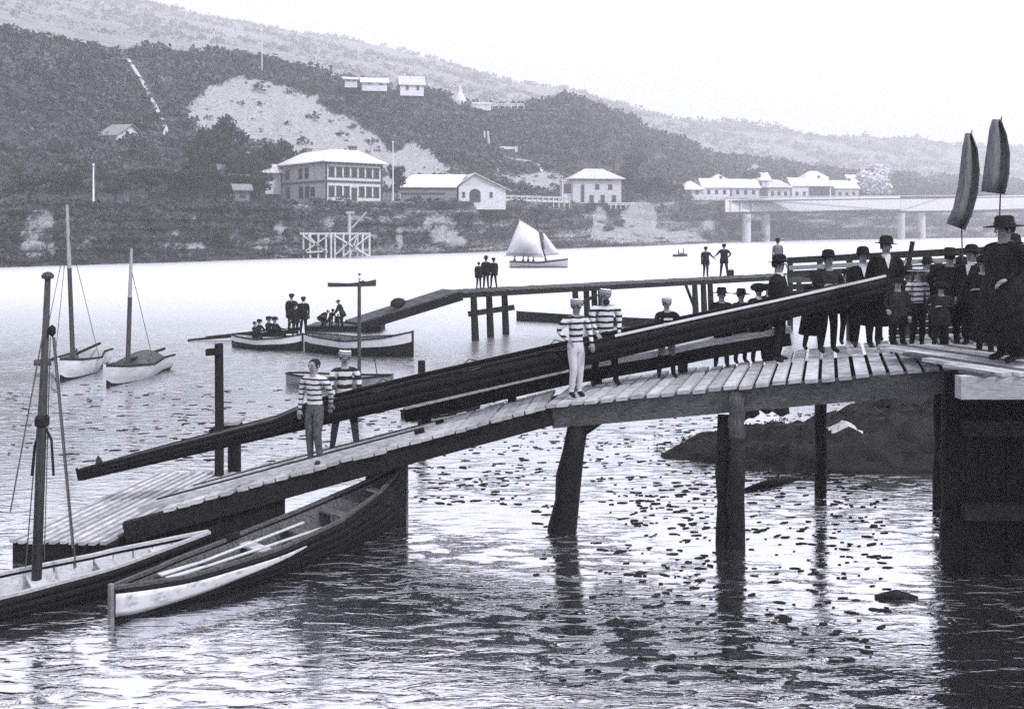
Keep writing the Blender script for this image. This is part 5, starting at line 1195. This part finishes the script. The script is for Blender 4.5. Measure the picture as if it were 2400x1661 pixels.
for (px, Y, hd, lb, ht) in [(597, 39.8, 752, 'broad-backed person seated at the stern of the short boat', None), (607, 40.2, 748, 'seated person second from the stern of the short boat', 'cap'), (629, 40.1, 741, 'seated person in the middle of the short boat', 'cap'), (643, 39.9, 742, 'seated person in peaked cap nearest the bow of the short boat', 'cap')]:
    h = (W(px, hd, Y).z - .22) / .6; person(px, Y, .22, min(h, 2.0), lb, pose={'sit': True, 'armR': 'row', 'armL': 'row'}, hat=ht, group=GB, face=75, jacket=False)
p = G(841, 671, 0); person(842, p.y, .15, 1.6, 'rower sitting in the slender skiff far out', pose={'sit': True, 'armR': 'row', 'armL': 'row'}, hat='cap', face=90, top='white', jacket=False)
p = G(1592, 601, 0); person(1590, p.y, .15, 1.7, 'left of two people in the tiny far rowing boat', pose={'sit': True, 'armR': 'row', 'armL': 'row'}, hat='cap', face=90, jacket=False); person(1602, p.y, .15, 1.9, 'right of two people in the tiny far rowing boat', pose={'sit': True}, hat='cap', face=-90, jacket=False)
for i, px in enumerate((1206, 1226, 1238, 1250)): person(px, 116 + .2 * (i % 2), .35, 1.7 - .1 * (i % 2), ['helmsman sitting at the stern of the sailing boat', 'person sitting second from the stern of the sailing boat', 'person sitting amidships in the sailing boat', 'person sitting nearest the mast of the sailing boat'][i], pose={'sit': True}, hat='cap', face=60, jacket=False, group='people in the sailing boat')

# tall slack sails hoisted to dry beside the quay
def drying_sail(label, L_, R_, Y, base):
    t = thing('drying_sail', label, 'sail', W(*base, Y), 0, 'sails drying beside the quay')
    n = len(L_); P = []
    for k in range(9):
        u = k / 8; P.append([W(lerp(L_[i][0], R_[i][0], u), lerp(L_[i][1], R_[i][1], u), Y - .14 * math.sin(math.pi * u * 2) - .1 * u) for i in range(n)])
    mb = MB(); mb.grid(P); mb.build('cloth', M['sailgrey'], t, smooth=True, solid=.012)
    mb = MB(); mb.tube([W(*base, Y + .1), W(L_[0][0] * .2 + R_[0][0] * .8, L_[0][1], Y + .1), W(R_[-1][0], R_[-1][1] - 6, Y + .1)], [.014, .012, .01], 6); mb.build('spar', M['mast'], t)
drying_sail('slack grey sail hanging over the spectators, left of two at the right edge', [(2219, 524), (2235, 488), (2246, 440), (2252, 390), (2257, 345), (2264, 312)], [(2262, 540), (2280, 500), (2293, 450), (2297, 400), (2292, 350), (2278, 312)], 16.6, (2262, 815))
drying_sail('slack grey sail nearest the right edge, wider of the two', [(2301, 449), (2307, 400), (2314, 350), (2320, 305), (2327, 280)], [(2356, 456), (2366, 410), (2368, 360), (2360, 315), (2347, 280)], 15.2, (2330, 830))
# ------------------------------------------------------------------ haze
if HAZE > 0:
    mb = MB(); mb.box((0, 740, 184), (3200, 2500, 374)); hz = mb.build('haze', bpy.data.materials.new('haze_air')); tag(hz, 'thin river haze', kind='stuff')
    m = hz.data.materials[0]; m.use_nodes = True; n_ = m.node_tree; n_.nodes.remove(n_.nodes['Principled BSDF'])
    pv = n_.nodes.new('ShaderNodeVolumePrincipled'); pv.inputs['Density'].default_value = HAZE; pv.inputs['Color'].default_value = (.95, .96, 1, 1); pv.inputs['Anisotropy'].default_value = .2
    n_.links.new(pv.outputs[0], n_.nodes['Material Output'].inputs['Volume'])
print('meshes', len(bpy.data.objects))
